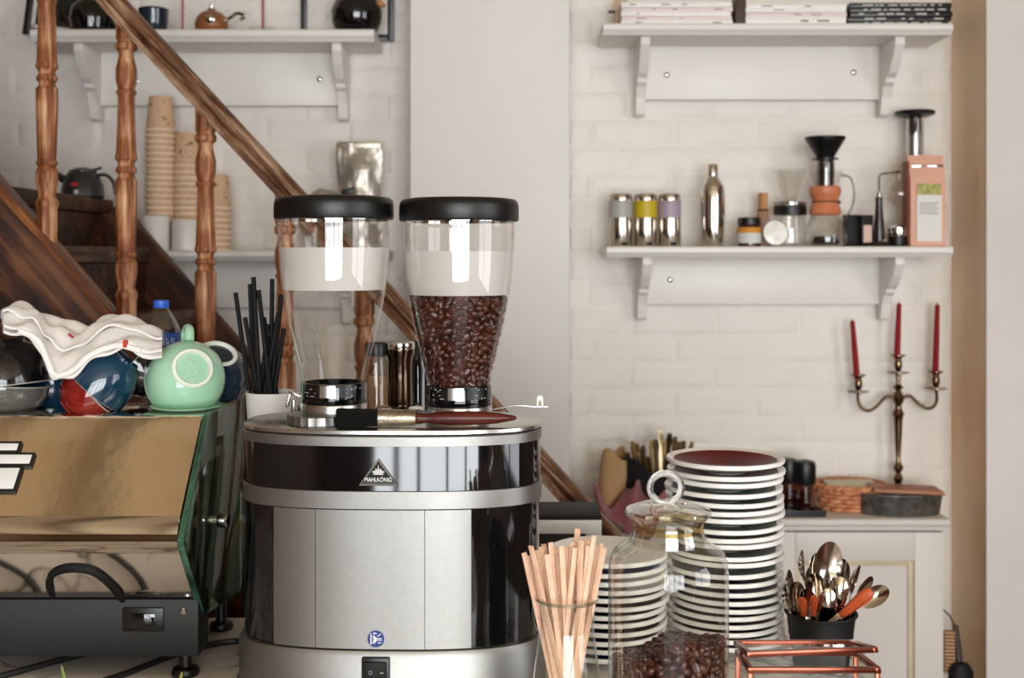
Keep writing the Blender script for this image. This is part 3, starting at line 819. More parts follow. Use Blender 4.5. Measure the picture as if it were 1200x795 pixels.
cup('black cup upturned on the grey cup under the towel', W(5, 452, 1.64), (-.12, .05, .98), .064, .062, BLK, ring=False)
cup('grey cup standing at the end below a black cup', W(4, 450, 1.64), (-.08, -.05, -.99), .060, .040, GREY, ring=False)
cup('navy cup tucked behind the red cup', W(60, 440, 1.72), (.1, 0, -.99), .045, .055, BLUE, ring=False)
sa = T('saucer', 'mint green saucer under the mint cup on the espresso machine', 'saucer', (wx(217, 1.63), 1.64, TZ + .0005))
O('dish', MB().lathe([(0, 0), (.030, 0), (.050, .0045), (.052, .006), (.050, .0065), (.03, .0022), (0, .002)], 40), MINT, sa)

# folded tea towel thrown over the cups
TOW = M('white_towelling', '#efe9e4', .9, var=.05, vs=30, bump=.0012, bs=420, sheen=.3)
tw = T('tea_towel', 'white tea towel with red stitching draped over the cups', 'towel', W(100, 420, 1.62))
to = tw.location.copy()
topo = [(2, 376), (14, 366), (34, 365), (52, 377), (78, 377), (104, 389), (122, 381), (146, 379), (170, 387), (189, 402)]
botl = [(4, 383), (26, 388), (44, 398), (55, 420), (64, 438), (84, 434), (108, 414), (138, 404), (162, 409), (190, 413)]
tc_, bc_ = crv([W(a, b, 1.70) for a, b in topo], 7), crv([W(a, b, 1.585) for a, b in botl], 7)
def towel_layer(off, k0, k1, sag):
    def f(u, v):
        i = u * (len(tc_) - 1); j = min(int(i), len(tc_) - 2); t = i - j
        a = tc_[j].lerp(tc_[j+1], t); b = bc_[j].lerp(bc_[j+1], t)
        vv = k0 + (k1 - k0) * v
        p = a.lerp(b, vv)
        p.z += .012 * math.sin(PI * vv) - sag * vv
        p.z += .0042 * math.sin(vv * 19 + u * 11 + 2 * math.sin(u * 7)) * (1 - .5 * vv) + .0028 * math.sin(u * 37 + vv * 9)
        p += Vector((0, 0, off)); return p - to
    return MB().grid(f, 64, 26)
def layer(name, *a):
    o = O(name, towel_layer(*a), TOW, tw, ang=80)
    m = o.modifiers.new('thick', 'SOLIDIFY'); m.thickness = .0032; m.offset = 0
    return o
layer('cloth', 0, 0, 1.0, .0); layer('under_fold', -.0052, .30, .97, .004); layer('upper_fold', .0050, .0, .72, -.001)
edge = [Vector(p) - to + Vector((0, -.001, -.001)) for p in bc_]
O('rolled_hem', MB().tube(edge[6:58], .0042, 8), TOW, tw)
RS = M('red_stitching', '#b8382f', .8)
O('stitching', MB().box(W(147, 403, 1.582) - to, (.0055, .006, .010), .001), RS, tw)
O('stitching', MB().box(W(83, 399, 1.632) - to + Vector((0, 0, .006)), (.008, .006, .002), .0005, rot=Matrix.Rotation(R(40), 4, 'Y')), RS, tw)

# water bottle behind the cups
wb = T('water_bottle', 'clear plastic water bottle with blue cap behind the cups', 'bottle', (wx(189, 1.745), 1.745, TZ))
k = 1.745 / F
Zb = lambda py: H + (HOR - py) * k - TZ
O('bottle_body', MB().lathe([(0, 0), (.024, 0), (.0285, .004), (.0285, Zb(410)), (.0272, Zb(402)), (.0282, Zb(392)), (.0262, Zb(384)), (.0190, Zb(372)), (.0115, Zb(363)), (.0098, Zb(360)), (.0098, Zb(354))], 36), thin_glass('pet_plastic', '#e8e6e4', .10, .6, .05, 1.8), wb)
O('water', MB().lathe([(0, .002), (.027, .003), (.0270, Zb(430)), (0, Zb(430))], 36), thin_glass('still_water', '#eef2f2', .05, .5), wb)
O('cap', MB().lathe([(0, Zb(352)), (.0098, Zb(352)), (.0110, Zb(353)), (.0112, Zb(360)), (.0104, Zb(361)), (0, Zb(361))], 24), M('blue_cap', '#2f63c8', .4), wb)
lb = O('label_wrap', MB().lathe([(.0288, Zb(409)), (.0290, Zb(408)), (.0290, Zb(391)), (.0288, Zb(390))], 36), M('blue_label', '#2c4f94', .35, col2='#cfd9e8', lo=.28, hi=.33, vs=40), wb)
me = text_mesh('Erikli', .0165, .0002)
for v in me.vertices:   # wrap the lettering round the bottle
    a = v.co.x / .0292; v.co = Vector((.0293 * math.sin(a), -.0293 * math.cos(a), v.co.y))
me.materials.append(M('label_white', '#f2f4f7', .5)); O('lettering', me, None, lb, (0, 0, Zb(400)), (0, 0, R(24)))
# ================================================================== things behind the grinder
# drinking straws in a white cup on a dark canister
sx_, sy_ = wx(319, 1.665), 1.665
cn = T('canister', 'dark steel canister behind the grinder under the straw cup', 'canister', (sx_, sy_, CZ))
O('canister_body', MB().lathe([(0, 0), (.036, 0), (.0375, .002), (.0375, .240), (.036, .243), (0, .243)], 36), M('dark_canister', '#3a3835', .25, .9), cn)
O('canister_lid', MB().lathe([(0, .243), (.0385, .243), (.0385, .256), (.036, .259), (0, .259)], 36), STEEL, cn)
k = sy_ / F
zc = CZ + .259; zr = wz(459, sy_)
wc = T('straw_cup', 'white cup holding black drinking straws behind the grinder', 'cup', (sx_, sy_, zc))
O('cup_wall', MB().lathe([(0, 0), (.030, 0), (.031, .001), (.0365, zr - zc), (.0350, zr - zc), (.0295, .003), (0, .003)], 36), M('white_melamine', '#e9e5df', .4), wc)
STRAW = M('black_straw', '#0d0c0d', .6, spec=.25)
straws = [((276, 343), (291, 452)), ((293, 333), (298, 455)), ((297, 325), (304, 450)), ((303, 340), (316, 455)), ((319, 327), (318, 452)), ((309, 372), (323, 455)), ((330, 345), (318, 458)), ((326, 368), (311, 455)), ((287, 372), (302, 456)), ((333, 385), (322, 456)), ((314, 380), (306, 456))]
rr = random.Random(2)
for (a, b), (c, d) in straws:
    dd = sy_ + rr.uniform(-.02, .02)
    p0 = W(a, b, dd); p1 = W(c, d, sy_ + (dd - sy_) * .6)
    L_ = (p0 - p1).length; dr = (p0 - p1).normalized()
    bot = p1 + dr * ((zc + .006 - p1.z) / dr.z)
    # keep the foot inside the cup
    off = Vector((bot.x - sx_, bot.y - sy_)); 
    if off.length > .024: off *= .024 / off.length; bot.x, bot.y = sx_ + off.x, sy_ + off.y
    v = p0 - bot
    o = O('drinking_straw', MB().lathe([(.0022, 0), (.0033, 0), (.0033, v.length), (.0022, v.length), (.0022, 0)], 10), STRAW, None, bot, qz(v))
    tag(o, 'black drinking straw standing in the white cup', 'straw', 'black straws in the white cup')
# tamper between the hoppers
TD = 1.60
def stand_z(d): return CZ
tm = T('coffee_tamper', 'dark steel tamper on round base between the hoppers', 'tamper', (wx(469, 1.565), 1.610, CZ))
k = 1.61 / F
Zt = lambda py: (HOR - py) * k + H - CZ
xo = wx(469, 1.61) - wx(469, 1.565)
DST = M('dark_polished_steel', '#5d4b3c', .14, 1.0, var=.1)
O('handle', MB().lathe([(0, Zt(475)), (.016, Zt(475)), (.0165, Zt(470)), (.0155, Zt(440)), (.0160, Zt(422)), (.0190, Zt(414)), (.0192, Zt(409)), (0, Zt(409))], 32), DST, tm, (xo, 0, 0))
O('handle_cap', MB().lathe([(0, Zt(409)), (.0192, Zt(409)), (.0196, Zt(408)), (.0196, Zt(402)), (.0186, Zt(401)), (0, Zt(400.5))], 32), POLISHED, tm, (xo, 0, 0))
O('base_disc', MB().lathe([(0, Zt(482)), (.031, Zt(482)), (.031, Zt(478)), (.024, Zt(475)), (.016, Zt(474)), (0, Zt(474))], 36), POLISHED, tm, (xo, 0, 0))
O('stand', MB().lathe([(0, 0), (.034, 0), (.034, .010), (.012, .014), (.012, Zt(486)), (.032, Zt(484)), (.032, Zt(482)), (0, Zt(482))], 32), BLACK_PLASTIC, tm, (xo, 0, 0))
# glass shaker jar with dark cap, and a black canister behind
gs = T('sugar_shaker', 'small glass shaker with dark perforated cap between the hoppers', 'shaker', (wx(441, 1.70), 1.70, CZ))
k = 1.70 / F; Zt = lambda py: (HOR - py) * k + H - CZ
O('shaker_glass', MB().lathe([(0, .0), (.018, .0), (.0185, .004), (.0185, Zt(425)), (.0150, Zt(416))], 24), thin_glass('cloudy_glass', '#e6dfd6', .06, .45, .08, 2.6), gs)
O('shaker_cap', MB().lathe([(0, Zt(417)), (.0155, Zt(417)), (.0160, Zt(404)), (.0145, Zt(401)), (0, Zt(400.5))], 24), BLACK_PLASTIC, gs)
O('sugar', MB().lathe([(0, .003), (.0165, .003), (.0165, Zt(440)), (0, Zt(438))], 24), M('brown_sugar', '#b89c7c', .9, var=.1, vs=200, bump=.001, bs=400), gs)
bc = T('black_bottle', 'slim black bottle behind the bean hopper', 'bottle', (wx(490, 1.72), 1.72, CZ))
k = 1.72 / F; Zt = lambda py: (HOR - py) * k + H - CZ
O('bottle_body', MB().lathe([(0, 0), (.0165, 0), (.0175, .003), (.0175, Zt(430)), (.0120, Zt(415)), (.0095, Zt(408)), (0, Zt(408))], 24), BLACK_GLOSS, bc)
O('cap', MB().lathe([(0, Zt(408)), (.0105, Zt(408)), (.0105, Zt(399)), (0, Zt(398.5))], 24), BLACK_PLASTIC, bc)

# white stand with a black top behind the grinder
stn = T('narrow_stand', 'narrow white stand with black top behind the grinder', 'stand', (0, 1.945, 0))
zt = H - .411; xa, xb = -.115, wx(705, 1.894)
O('stand_top', MB().bx(xa, xb, -.051, .051, zt - .008, zt, .001), BLACK_MATTE, stn)
O('apron', MB().bx(xa, xb, -.051, -.036, zt - .030, zt - .0082, .001), WHITE_PAINT, stn)
O('back_panel', MB().bx(xa, xb, .040, .050, .02, zt - .0082), M('stand_dark_back', '#3a2c26', .6), stn)
for x in (xa, xb - .020): 
    for y in (-.051, .036): O('leg', MB().bx(x, x + .020, y, y + .015 if y < 0 else y + .004, 0, zt - .0305 if y < 0 else zt - .0082, .001), WHITE_PAINT, stn)
O('shelf_board', MB().bx(xa + .001, xb - .001, -.035, .039, zt - .16, zt - .148), WHITE_PAINT, stn)

# ================================================================== saucers
SR = .0815
WGL = glz('white_glaze', '#e9e6e0')
body_me = MB().lathe([(0, .0030), (.022, .0030), (.024, 0), (.030, 0), (.032, .0030), (.050, .0055), (.066, .0105), (.0785, .0138), (.0810, .0150), (SR, .0174), (.0810, .0197), (.0790, .0206), (.0752, .0192), (.0700, .0170), (.0660, .0150)], 56).mesh('dish')
body_me.materials.append(WGL)
well_me = {}
def well(colname, mat):
    if colname not in well_me:
        me = MB().lathe([(.0712, .01765), (.0660, .0153), (.050, .0098), (.034, .0065), (.030, .0050), (.020, .0048), (0, .0048)], 56).mesh('well')
        me.materials.append(mat); well_me[colname] = me
    return well_me[colname]
wl = lambda n, c: M(n, c, .35, var=.05, spec=.15)
PC = {'burgundy': M('burgundy_glaze', '#6a1414', .3, col2='#540f0f', spec=.12), 'dark green': wl('dark_green_glaze', '#1c5a40'), 'navy': wl('navy_well', '#1c3350'), 'black': wl('black_well', '#101113'), 'grey green': wl('grey_green_glaze', '#3f5548'), 'blue': wl('bright_blue_glaze', '#2a66a8'), 'white': WGL}
ORD = ['topmost', 'second', 'third', 'fourth', 'fifth', 'sixth', 'seventh', 'eighth', 'ninth', 'tenth', 'eleventh', 'twelfth', 'thirteenth', 'fourteenth', 'fifteenth', 'sixteenth', 'seventeenth', 'eighteenth', 'nineteenth', 'twentieth', 'twenty-first', 'twenty-second', 'twenty-third']
def stack(x, y, cols, gaps, where, grp, seed):
    rr = random.Random(seed); n = len(cols)
    zz = [0]
    for q in range(n - 1): zz.append(zz[-1] + (gaps[q % len(gaps)] if gaps else 10) * .00112)
    for i, c in enumerate(cols):        # i = 0 on top
        z = CZ + zz[-1] - zz[i]
        t = T('saucer', f'{c} saucer with white rim, {ORD[i]} {"" if i == 0 else "from top "}of the {where}', 'saucer',
              (x + rr.uniform(-.0028, .0028), y + rr.uniform(-.0015, .0015), z), rr.uniform(0, 6), grp)
        t.rotation_euler = (rr.uniform(-.006, .006), rr.uniform(-.008, .008), t.rotation_euler.z)
        O('dish', body_me, None, t); O('well', well(c, PC[c]), None, t)
tall = ['burgundy', 'burgundy', 'white', 'dark green', 'navy', 'black', 'white', 'dark green', 'black', 'white', 'grey green', 'black', 'dark green', 'black', 'navy', 'navy', 'black', 'grey green', 'burgundy', 'black', 'dark green', 'navy']
stack(wx(850, 1.66), 1.66, tall, [13, 8, 13, 10.5, 10, 9, 13, 10, 8, 13, 8, 13.5, 10, 11, 10, 10, 8.5, 10, 8.5, 9, 9], 'taller stack', 'saucers in the taller stack', 11)
short = ['white', 'blue', 'white', 'white', 'grey green', 'burgundy', 'navy', 'black', 'black', 'navy', 'black', 'blue']
stack(wx(712, 1.615), 1.615, short, [11, 10, 9.5, 10, 9.5, 10, 9.5, 10, 10, 10, 10], 'shorter stack', 'saucers in the shorter stack', 12)

# ================================================================== glass jar with stirrers
jx, jy = wx(664, 1.2), 1.2
sj = T('stirrer_jar', 'clear glass carafe full of wooden stirrers', 'jar', (jx, jy, CZ))
k = 1.2 / F; Zt = lambda py: (HOR - py) * k + H - CZ
JG = thin_glass('jar_glass', '#f4f6f3', .05, .75, 0, 2.4)
O('jar_glass', MB().lathe([(0, .004), (.034, .004), (.038, .010), (.0385, .06), (.036, .10), (.030, .145), (.0275, .165), (.0272, Zt(735)), (.0285, Zt(712)), (.0300, Zt(703))], 48), JG, sj)
O('rim', MB().tube([(.0303 * math.cos(a), .0303 * math.sin(a), Zt(701)) for a in [2*PI*i/48 for i in range(48)]], .0022, 10, True), thin_glass('rim_glass', '#dfe5df', .22, .85, 0, 1.6), sj)
O('jar_base', MB().lathe([(0, 0), (.036, 0), (.038, .004), (.036, .008), (0, .0075)], 40), thin_glass('thick_base_glass', '#cfdad2', .2, .8, 0, 1.6), sj)
BIRCH = wood('birch_stick', '#c99a7e', '#e3b89c', '#efcdb5', 'Z', .6, 1.2)
sticks = [(614, 648), (622, 640), (630, 645), (637, 638), (645, 636), (651, 642), (658, 640), (664, 641), (671, 636), (677, 620), (681, 633), (687, 631), (692, 634), (696, 628), (700, 640), (705, 637), (708, 642), (684, 645), (668, 648), (641, 650), (698, 648), (618, 652), (634, 641), (655, 650), (674, 642), (690, 640), (703, 646), (626, 655), (648, 645), (660, 655), (679, 655)]
rr = random.Random(9)
stick_me = MB().box((0, 0, .5), (.0056, .0014, 1.0), .0004).mesh('stick')
for px, py in sticks:
    u = (px - 664) / 48
    dy = rr.uniform(-.016, .018)
    top = W(px, py, jy + dy * 1.15); top.x = (px - 600) / F * top.y
    # crossing in the neck
    nk = Vector((jx + u * .017 + rr.uniform(-.003, .003), jy + dy * .75, CZ + Zt(722)))
    v = top - nk; bot = nk - v * ((nk.z - CZ - .014) / v.z)
    off = Vector((bot.x - jx, bot.y - jy))
    if off.length > .031: off *= .031 / off.length
    off.x = -u * .012 + rr.uniform(-1, 1) * .019 * (1 - .6 * abs(u))
    bot.x, bot.y = jx + off.x, jy + off.y
    vv = top - bot
    q = qz(vv) @ Quaternion((0, 0, 1), rr.uniform(-.7, .7))
    o = bpy.data.objects.new('wooden_stirrer', stick_me); COL.objects.link(o)
    if not stick_me.materials: stick_me.materials.append(BIRCH)
    o.location = bot; o.rotation_mode = 'QUATERNION'; o.rotation_quaternion = q; o.scale = (1, 1, vv.length)
    tag(o, 'pale wooden coffee stirrer standing in the glass carafe', 'stirrer', 'wooden stirrers in the carafe')

# ================================================================== lidded bean jar
bx_, by_ = wx(783, 1.2), 1.2
bj = T('bean_jar', 'tall glass jar with ring-handled lid and coffee beans', 'jar', (bx_, by_, CZ))
BJ = [(0, .004), (.055, .004), (.0595, .012), (.0600, .05), (.0602, .15), (.0600, Zt(672)), (.0592, Zt(658)), (.0560, Zt(648)), (.0480, Zt(640)), (.0415, Zt(636)), (.0390, Zt(633)), (.0385, Zt(628))]
O('jar_glass', MB().lathe(BJ, 64), thin_glass('bean_jar_glass', '#fafaf7', .04, .75, 0, 2.2), bj)
O('jar_base', MB().lathe([(0, 0), (.055, 0), (.0585, .004), (.056, .009), (0, .008)], 48), thin_glass('thick_base_glass'), bj)
LG = thin_glass('lid_glass', '#f0efe4', .10, .85, 0, 1.7)
ld = O('lid', MB().lathe([(.0375, Zt(636)), (.0372, Zt(628)), (.0340, Zt(618)), (.0350, Zt(612)), (.0425, Zt(603)), (.0432, Zt(600)), (.0420, Zt(597)), (.030, Zt(592)), (.012, Zt(590)), (0, Zt(590))], 56), LG, bj)
O('lid_seal', MB().lathe([(.0350, Zt(622)), (.0358, Zt(620)), (.0356, Zt(613)), (.0346, Zt(611))], 48), thin_glass('amber_seal', '#f0dfb0', .08, .3), ld)
zr_ = Zt(572)
O('ring_handle', MB().tube([((.0160) * math.cos(a) - .0025, 0, zr_ + .0148 * math.sin(a)) for a in [2*PI*i/40 for i in range(40)]], .0033, 12, True), SOLID_GLASS, ld)
O('ring_neck', MB().lathe([(.011, Zt(592)), (.008, Zt(594)), (.0055, Zt(596)), (.0055, zr_ - .0170)], 20, c=(-.0025, 0, 0)), LG, ld)
JR = lambda z: .0585 if z > .012 else .054
jt = lambda x, y: Zt(757) + .013 * (x / .06) - .012 * (y / .06) + .004 * math.sin(x * 80 + 1)
sp = fill(JR, .010, jt, 1500, 300, 21, .055)
jb = O('coffee_beans', beans_mesh('coffee_beans', sp, [(.050, .008), (.051, .02), (.051, Zt(778)), (.04, Zt(772))], BEAN, 22), None, None, (bx_, by_, CZ))
tag(jb, 'dark roasted coffee beans in the bottom of the lidded jar', 'coffee beans', kind='stuff')

# ================================================================== cutlery bucket
ux, uy = wx(962, 1.575), 1.575
bk = T('cutlery_bucket', 'small black ribbed bucket holding cutlery', 'bucket', (ux, uy, CZ))
k = 1.575 / F; Zt = lambda py: (HOR - py) * k + H - CZ
zr_ = Zt(718)
TIN = M('black_enamel', '#100f0f', .55, var=.08, spec=.3)
O('bucket_wall', MB().lathe([(0, .002), (.0345, .002), (.0350, 0), (.0360, .002), (.0385, .022), (.0395, .0235), (.0392, .0255), (.0408, .040), (.0420, .0415), (.0416, .0435), (.0445, zr_ - .002), (.0432, zr_ - .003), (.0340, .005), (0, .004)], 44), TIN, bk)
O('rim', MB().tube([(.0455 * math.cos(a), .0455 * math.sin(a), zr_) for a in [2*PI*i/48 for i in range(48)]], .0021, 8, True), TIN, bk)
def spoon_mesh(name, L_=.135, bw=.0145, bl=.042, mat=None, knife=False):
    """teaspoon along +z: handle foot at 0, bowl at the top; bowl hollow faces -y"""
    rs = []
    hl = L_ - bl
    zs = [hl * i / 9 for i in range(9)] + [hl + bl * (1 - math.cos(PI * i / 16)) / 2 for i in range(17)]
    for z in zs:
        if z < hl:
            w = .0042 - .0022 * (z / hl) + (.0012 if z < .01 else 0); th = .0009; y0 = -.004 * math.sin(PI * z / hl); cup_ = 0
        else:
            s_ = (z - hl) / bl
            w = bw * math.sqrt(max(.0, 1 - (2 * s_ - 1) ** 2)) * (1 - .18 * (1 - s_)) + .0016 * (1 - s_) + .0002; th = .0006; cup_ = .0065 * math.sin(PI * s_); y0 = .0
        ring = []
        for j in range(7): 
            x = -w + 2 * w * j / 6; ring.append(Vector((x, y0 + cup_ * (1 - (x / w) ** 2), z)))
        for j in range(6, -1, -1):
            x = -w + 2 * w * j / 6; ring.append(Vector((x, y0 + cup_ * (1 - (x / w) ** 2) + th, z)))
        rs.append(ring)
    return MB().rings(rs).mesh(name, 50)
SPN = M('spoon_steel', '#cbbfb2', .12, 1.0, var=.04)
tea = spoon_mesh('spoon_body', .135, .0125, .042); tea.materials.append(SPN)
big = spoon_mesh('spoon_body', .185, .0205, .066); big.materials.append(SPN)
OR = wood('orange_wood', '#7c2f14', '#a8461f', '#c8663a', 'Z', .4)
k = 1.575 / F
# (bowl-tip px, py, depth offset, roll, kind, foot px)
cut = [(973, 635, .000, 10, 'big', 962), (940, 644, .012, 70, 'tea', 952), (958, 648, .020, 20, 'tea', 958), (988, 655, .018, -30, 'tea', 968), (1008, 662, .016, 60, 'tea', 975), (1001, 672, .022, 75, 'tea', 972),
       (1022, 676, .006, 40, 'tea', 966), (1041, 690, .000, -15, 'tea', 990), (924, 668, -.004, 60, 'tea', 942), (919, 684, .006, 70, 'tea', 940), (932, 682, -.014, 15, 'tea', 945), (945, 690, -.022, 10, 'tea', 950),
       (956, 672, -.012, -25, 'tea', 958), (985, 676, -.016, 165, 'tea', 968), (970, 690, -.024, 175, 'tea', 966), (978, 664, .010, 190, 'tea', 970), (950, 664, .024, 40, 'tea', 955)]
names = {0: 'large polished serving spoon rising highest from the black bucket', 7: 'steel teaspoon leaning out farthest over the bucket rim beside the orange handle'}
for i, (px, py, dy, roll, kd, fx) in enumerate(cut):
    me = big if kd == 'big' else tea; L_ = .185 if kd == 'big' else .135
    tip = W(px, py, uy + dy); foot = Vector((wx(fx, uy), uy + dy * .5, CZ))
    if i == 7: foot = W(938, 752, uy)
    dr = (tip - foot).normalized(); loc = tip - dr * L_
    off = Vector((loc.x - ux, loc.y - uy))
    t = T('spoon', names.get(i, 'steel teaspoon standing in the black bucket'), 'spoon', loc, group='spoons in the black bucket', rot=qz(dr) @ Quaternion((0, 0, 1), R(roll)))
    O('spoon_body', me, None, t)
# orange wooden handles
def handle_thing(px0, py0, px1, py1, dy, r, label):
    a, b = W(px0, py0, uy + dy), W(px1, py1, uy + dy * .6)
    L_ = (b - a).length; v = b - a
    t = T('knife', label, 'knife', a, rot=qz(v), group='wooden-handled cutlery in the black bucket')
    O('handle', MB().lathe([(0, 0), (r * .75, .001), (r * 1.05, L_ * .12), (r * 1.05, L_ * .35), (r * .75, L_ * .8), (r * .6, L_), (0, L_ + .001)], 16, sy=.6), OR, t)
    O('blade', MB().box((0, 0, L_ + .022), (r * 1.2, .0012, .044), .0003), SPN, t)
handle_thing(1022, 692, 985, 722, -.030, .0078, 'broad orange wooden handle leaning towards the leaning teaspoon')
handle_thing(940, 701, 941, 722, -.036, .0058, 'short orange wooden handle at the bucket rim near the saucers')
handle_thing(954, 699, 953, 722, -.037, .0050, 'slender orange wooden handle beside the short orange handle')

# ================================================================== copper-framed glass box
cb = T('glass_box', 'rose copper framed glass box with raised lid', 'box', (wx(953, 1.225), 1.225, CZ))
COP = M('rose_copper', '#8a4a3b', .22, 1.0, var=.12, vs=40)
def cw(px, py, d): return W(px, py, d) - cb.location
zb = -.4157 + .54
c4 = [Vector((cw(879, 786, 1.2).x, -.026, zb)), Vector((cw(1028, 785, 1.2).x, -.026, zb)), Vector((cw(1003, 766, 1.25).x, .026, zb)), Vector((cw(865, 765, 1.25).x, .026, zb))]
def bar(nm, a, b, par, r=.0024):
    v = b - a; q = qz(v)
    return O(nm, MB().box((0, 0, v.length / 2), (r * 2, r * 2, v.length + r * 2), .0005), COP, par, a, q)
for i in range(4):
    bar('frame_bar', c4[i], c4[(i+1) % 4], cb, .0028)
    f_ = Vector((c4[i].x, c4[i].y, .003)); bar('post', f_ + Vector((0, 0, .0054)), c4[i] - Vector((0, 0, .0054)), cb)
    bar('foot_bar', f_, Vector((c4[(i+1) % 4].x, c4[(i+1) % 4].y, .003)), cb)
PGL = thin_glass('pane_glass', '#f4f6f4', .04, .5, 0, 3)
for i in range(4):
    a, b = c4[i], c4[(i+1) % 4]; m_ = MB(); nn = Vector((0, 0, 1)).cross((b - a).normalized()) * .0007
    m_.rings([[a - nn, a + nn, b + nn, b - nn], [Vector((p.x, p.y, .004)) for p in (a - nn, a + nn, b + nn, b - nn)]])
    O('glass_pane', m_, PGL, cb)
ldp = [cw(878, 767, 1.2), cw(1025, 761.5, 1.2), cw(997, 753.5, 1.25), cw(863, 754, 1.25)]
lf = O('lid', MB().rings([[p + Vector((0, 0, .0006)) for p in ldp], [p - Vector((0, 0, .0006)) for p in ldp]]), PGL, cb)
for i in range(4): bar('lid_bar', ldp[i], ldp[(i+1) % 4], lf, .0027)
bar('hinge', c4[3] + Vector((.004, 0, .004)), ldp[3] + Vector((.004, 0, -.004)), lf, .0018); bar('hinge', c4[2] + Vector((-.004, 0, .004)), ldp[2] + Vector((-.004, 0, -.004)), lf, .0018)

# ================================================================== cables and plant tips
CAB = M('black_cable', '#131212', .5)
def cable(lbl, pts): 
    o = O('power_cord', MB().tube(crv(pts, 6), .0042, 8), CAB); tag(o, lbl, 'cord', 'power cords on the counter'); return o
zc_ = CZ + .0043
cable('black power cord curving under the front of the espresso machine', [(-1.0, 1.50, zc_), (-.80, 1.47, zc_), (-.68, 1.50, zc_), (-.60, 1.58, zc_), (-.52, 1.66, zc_), (-.45, 1.70, zc_)])
cable('black power cord snaking from machine foot to grinder', [(-.62, 1.44, zc_), (-.52, 1.50, zc_), (-.44, 1.62, zc_), (-.38, 1.66, zc_), (-.352, 1.60, zc_), (-.346, 1.52, zc_)])
pp = T('potted_herb', 'small herb whose yellow-green leaf tips rise below the machine', 'plant', (wx(140, 1.25), 1.25, CZ))
POT = M('terracotta', '#9a5b3f', .7)
O('pot', MB().lathe([(0, 0), (.022, 0), (.030, .045), (.032, .046), (.032, .056), (.029, .056), (.026, .045), (0, .044)], 28), POT, pp)
LEAF = M('leaf_green', '#3f6a2c', .45, col2='#96803a', vs=30)
for (px, py) in ((72, 780), (213, 788), (150, 812)):
    tip = W(px, py, 1.25) - pp.location; a = Vector((0, 0, .046)); mid_ = Vector((a.x + (tip.x - a.x) * .8, a.y, a.z + (tip.z - a.z) * .35))
    c_ = crv([a, mid_, tip], 6); n = len(c_); rs = []
    for i, p in enumerate(c_):
        t = i / (n - 1); w = .0034 * math.sin(PI * min(.98, .12 + .86 * t)) ** .8 + .0003
        d_ = (c_[min(i+1, n-1)] - c_[max(i-1, 0)]).normalized(); s_ = d_.cross(Vector((0, 1, 0))).normalized()
        rs.append([p - s_ * w, p + Vector((0, -.0012, 0)), p + s_ * w, p + Vector((0, .0012, 0))])
    O('leaf', MB().rings(rs), LEAF, pp)
# ================================================================== tea tins and brewing gear on the middle shelf
MZ = wz(289, 3.0)
def pxo(d): return d / F
SATIN = M('satin_tin', '#d6cec4', .17, 1.0, var=.04)
def tin(px, col, name, label):
    d = 3.09; k = d / F
    t = T('tea_tin', label, 'tin', (wx(px, d), d, MZ), group='steel tea tins')
    h = 62 * k; r = 13.2 * k
    O('tin_body', MB().lathe([(0, 0), (r * .97, 0), (r, .0015), (r, h * .865), (r * .985, h * .87), (0, h * .87)], 40), SATIN, t)
    O('tin_lid', MB().lathe([(0, h * .87), (r * 1.0, h * .871), (r * 1.0, h * .975), (r * .95, h * .995), (0, h)], 40), SATIN, t)
    O('tin_label', MB().lathe([(r + .0003, h * .545), (r + .0006, h * .547), (r + .0006, h * .86), (r + .0003, h * .862)], 40), M(name, col, .45, var=.05), t)
    O('tin_mark', MB().rings([[Vector(((r + q) * math.cos(R(a)), (r + q) * math.sin(R(a)), z)) for q, z in ((.0002, .004), (.0006, .004), (.0006, .011), (.0002, .011))] for a in (-92, -84, -76, -68, -60)]), BLACK_MATTE, t)
tin(727.5, '#aaa8a2', 'grey_tin_label', 'steel tea tin with grey label')
tin(756.5, '#c4a91c', 'yellow_tin_label', 'steel tea tin with yellow label')
tin(784.5, '#a593a2', 'lilac_tin_label', 'steel tea tin with lilac label')
# cocktail shaker
d = 3.08; k = d / F
t = T('cocktail_shaker', 'polished steel cocktail shaker beside the tea tins', 'shaker', (wx(835, d), d, MZ))
prof = [(0, 0), (11.5, 0), (12, 1), (13.8, 25), (14.6, 50), (14.2, 66), (13.6, 68)]
O('shaker_body', MB().lathe([(r * k, z * k) for r, z in prof] + [(0, 68 * k)], 40), POLISHED, t)
O('strainer_top', MB().lathe([(r * k, z * k) for r, z in ((0, 67.5), (13.8, 68), (13.6, 70), (10.5, 76), (7.5, 81), (5.8, 83), (0, 83))], 40), POLISHED, t)
O('cap', MB().lathe([(r * k, z * k) for r, z in ((0, 82.5), (6.2, 83), (6.2, 95), (5.4, 96.5), (0, 97))], 32), POLISHED, t)
# honey jar
d = 3.05; k = d / F
t = T('preserve_jar', 'small dark preserve jar with orange and white label', 'jar', (wx(878, d), d, MZ))
O('jar_body', MB().lathe([(r * k, z * k) for r, z in ((0, 0), (12.5, 0), (13.6, 1.5), (13.6, 22), (12.6, 25), (12, 26), (0, 26))], 36), M('dark_preserve', '#45110e', .1, coat=.4), t)
O('label_wrap', MB().lathe([(13.75 * k, 4 * k), (13.9 * k, 4.2 * k), (13.9 * k, 22 * k), (13.75 * k, 22.2 * k)], 36), M('label_paper_white', '#cfcfca', .6), t)
O('label_band', MB().lathe([(13.95 * k, 16 * k), (14.1 * k, 16.2 * k), (14.1 * k, 22.2 * k), (13.95 * k, 22.4 * k)], 36), M('label_orange', '#d18a26', .6), t)
O('lid', MB().lathe([(r * k, z * k) for r, z in ((0, 25.5), (13.2, 25.5), (13.4, 27), (13.2, 33), (12.4, 34), (0, 34))], 36), BLACK_PLASTIC, t)
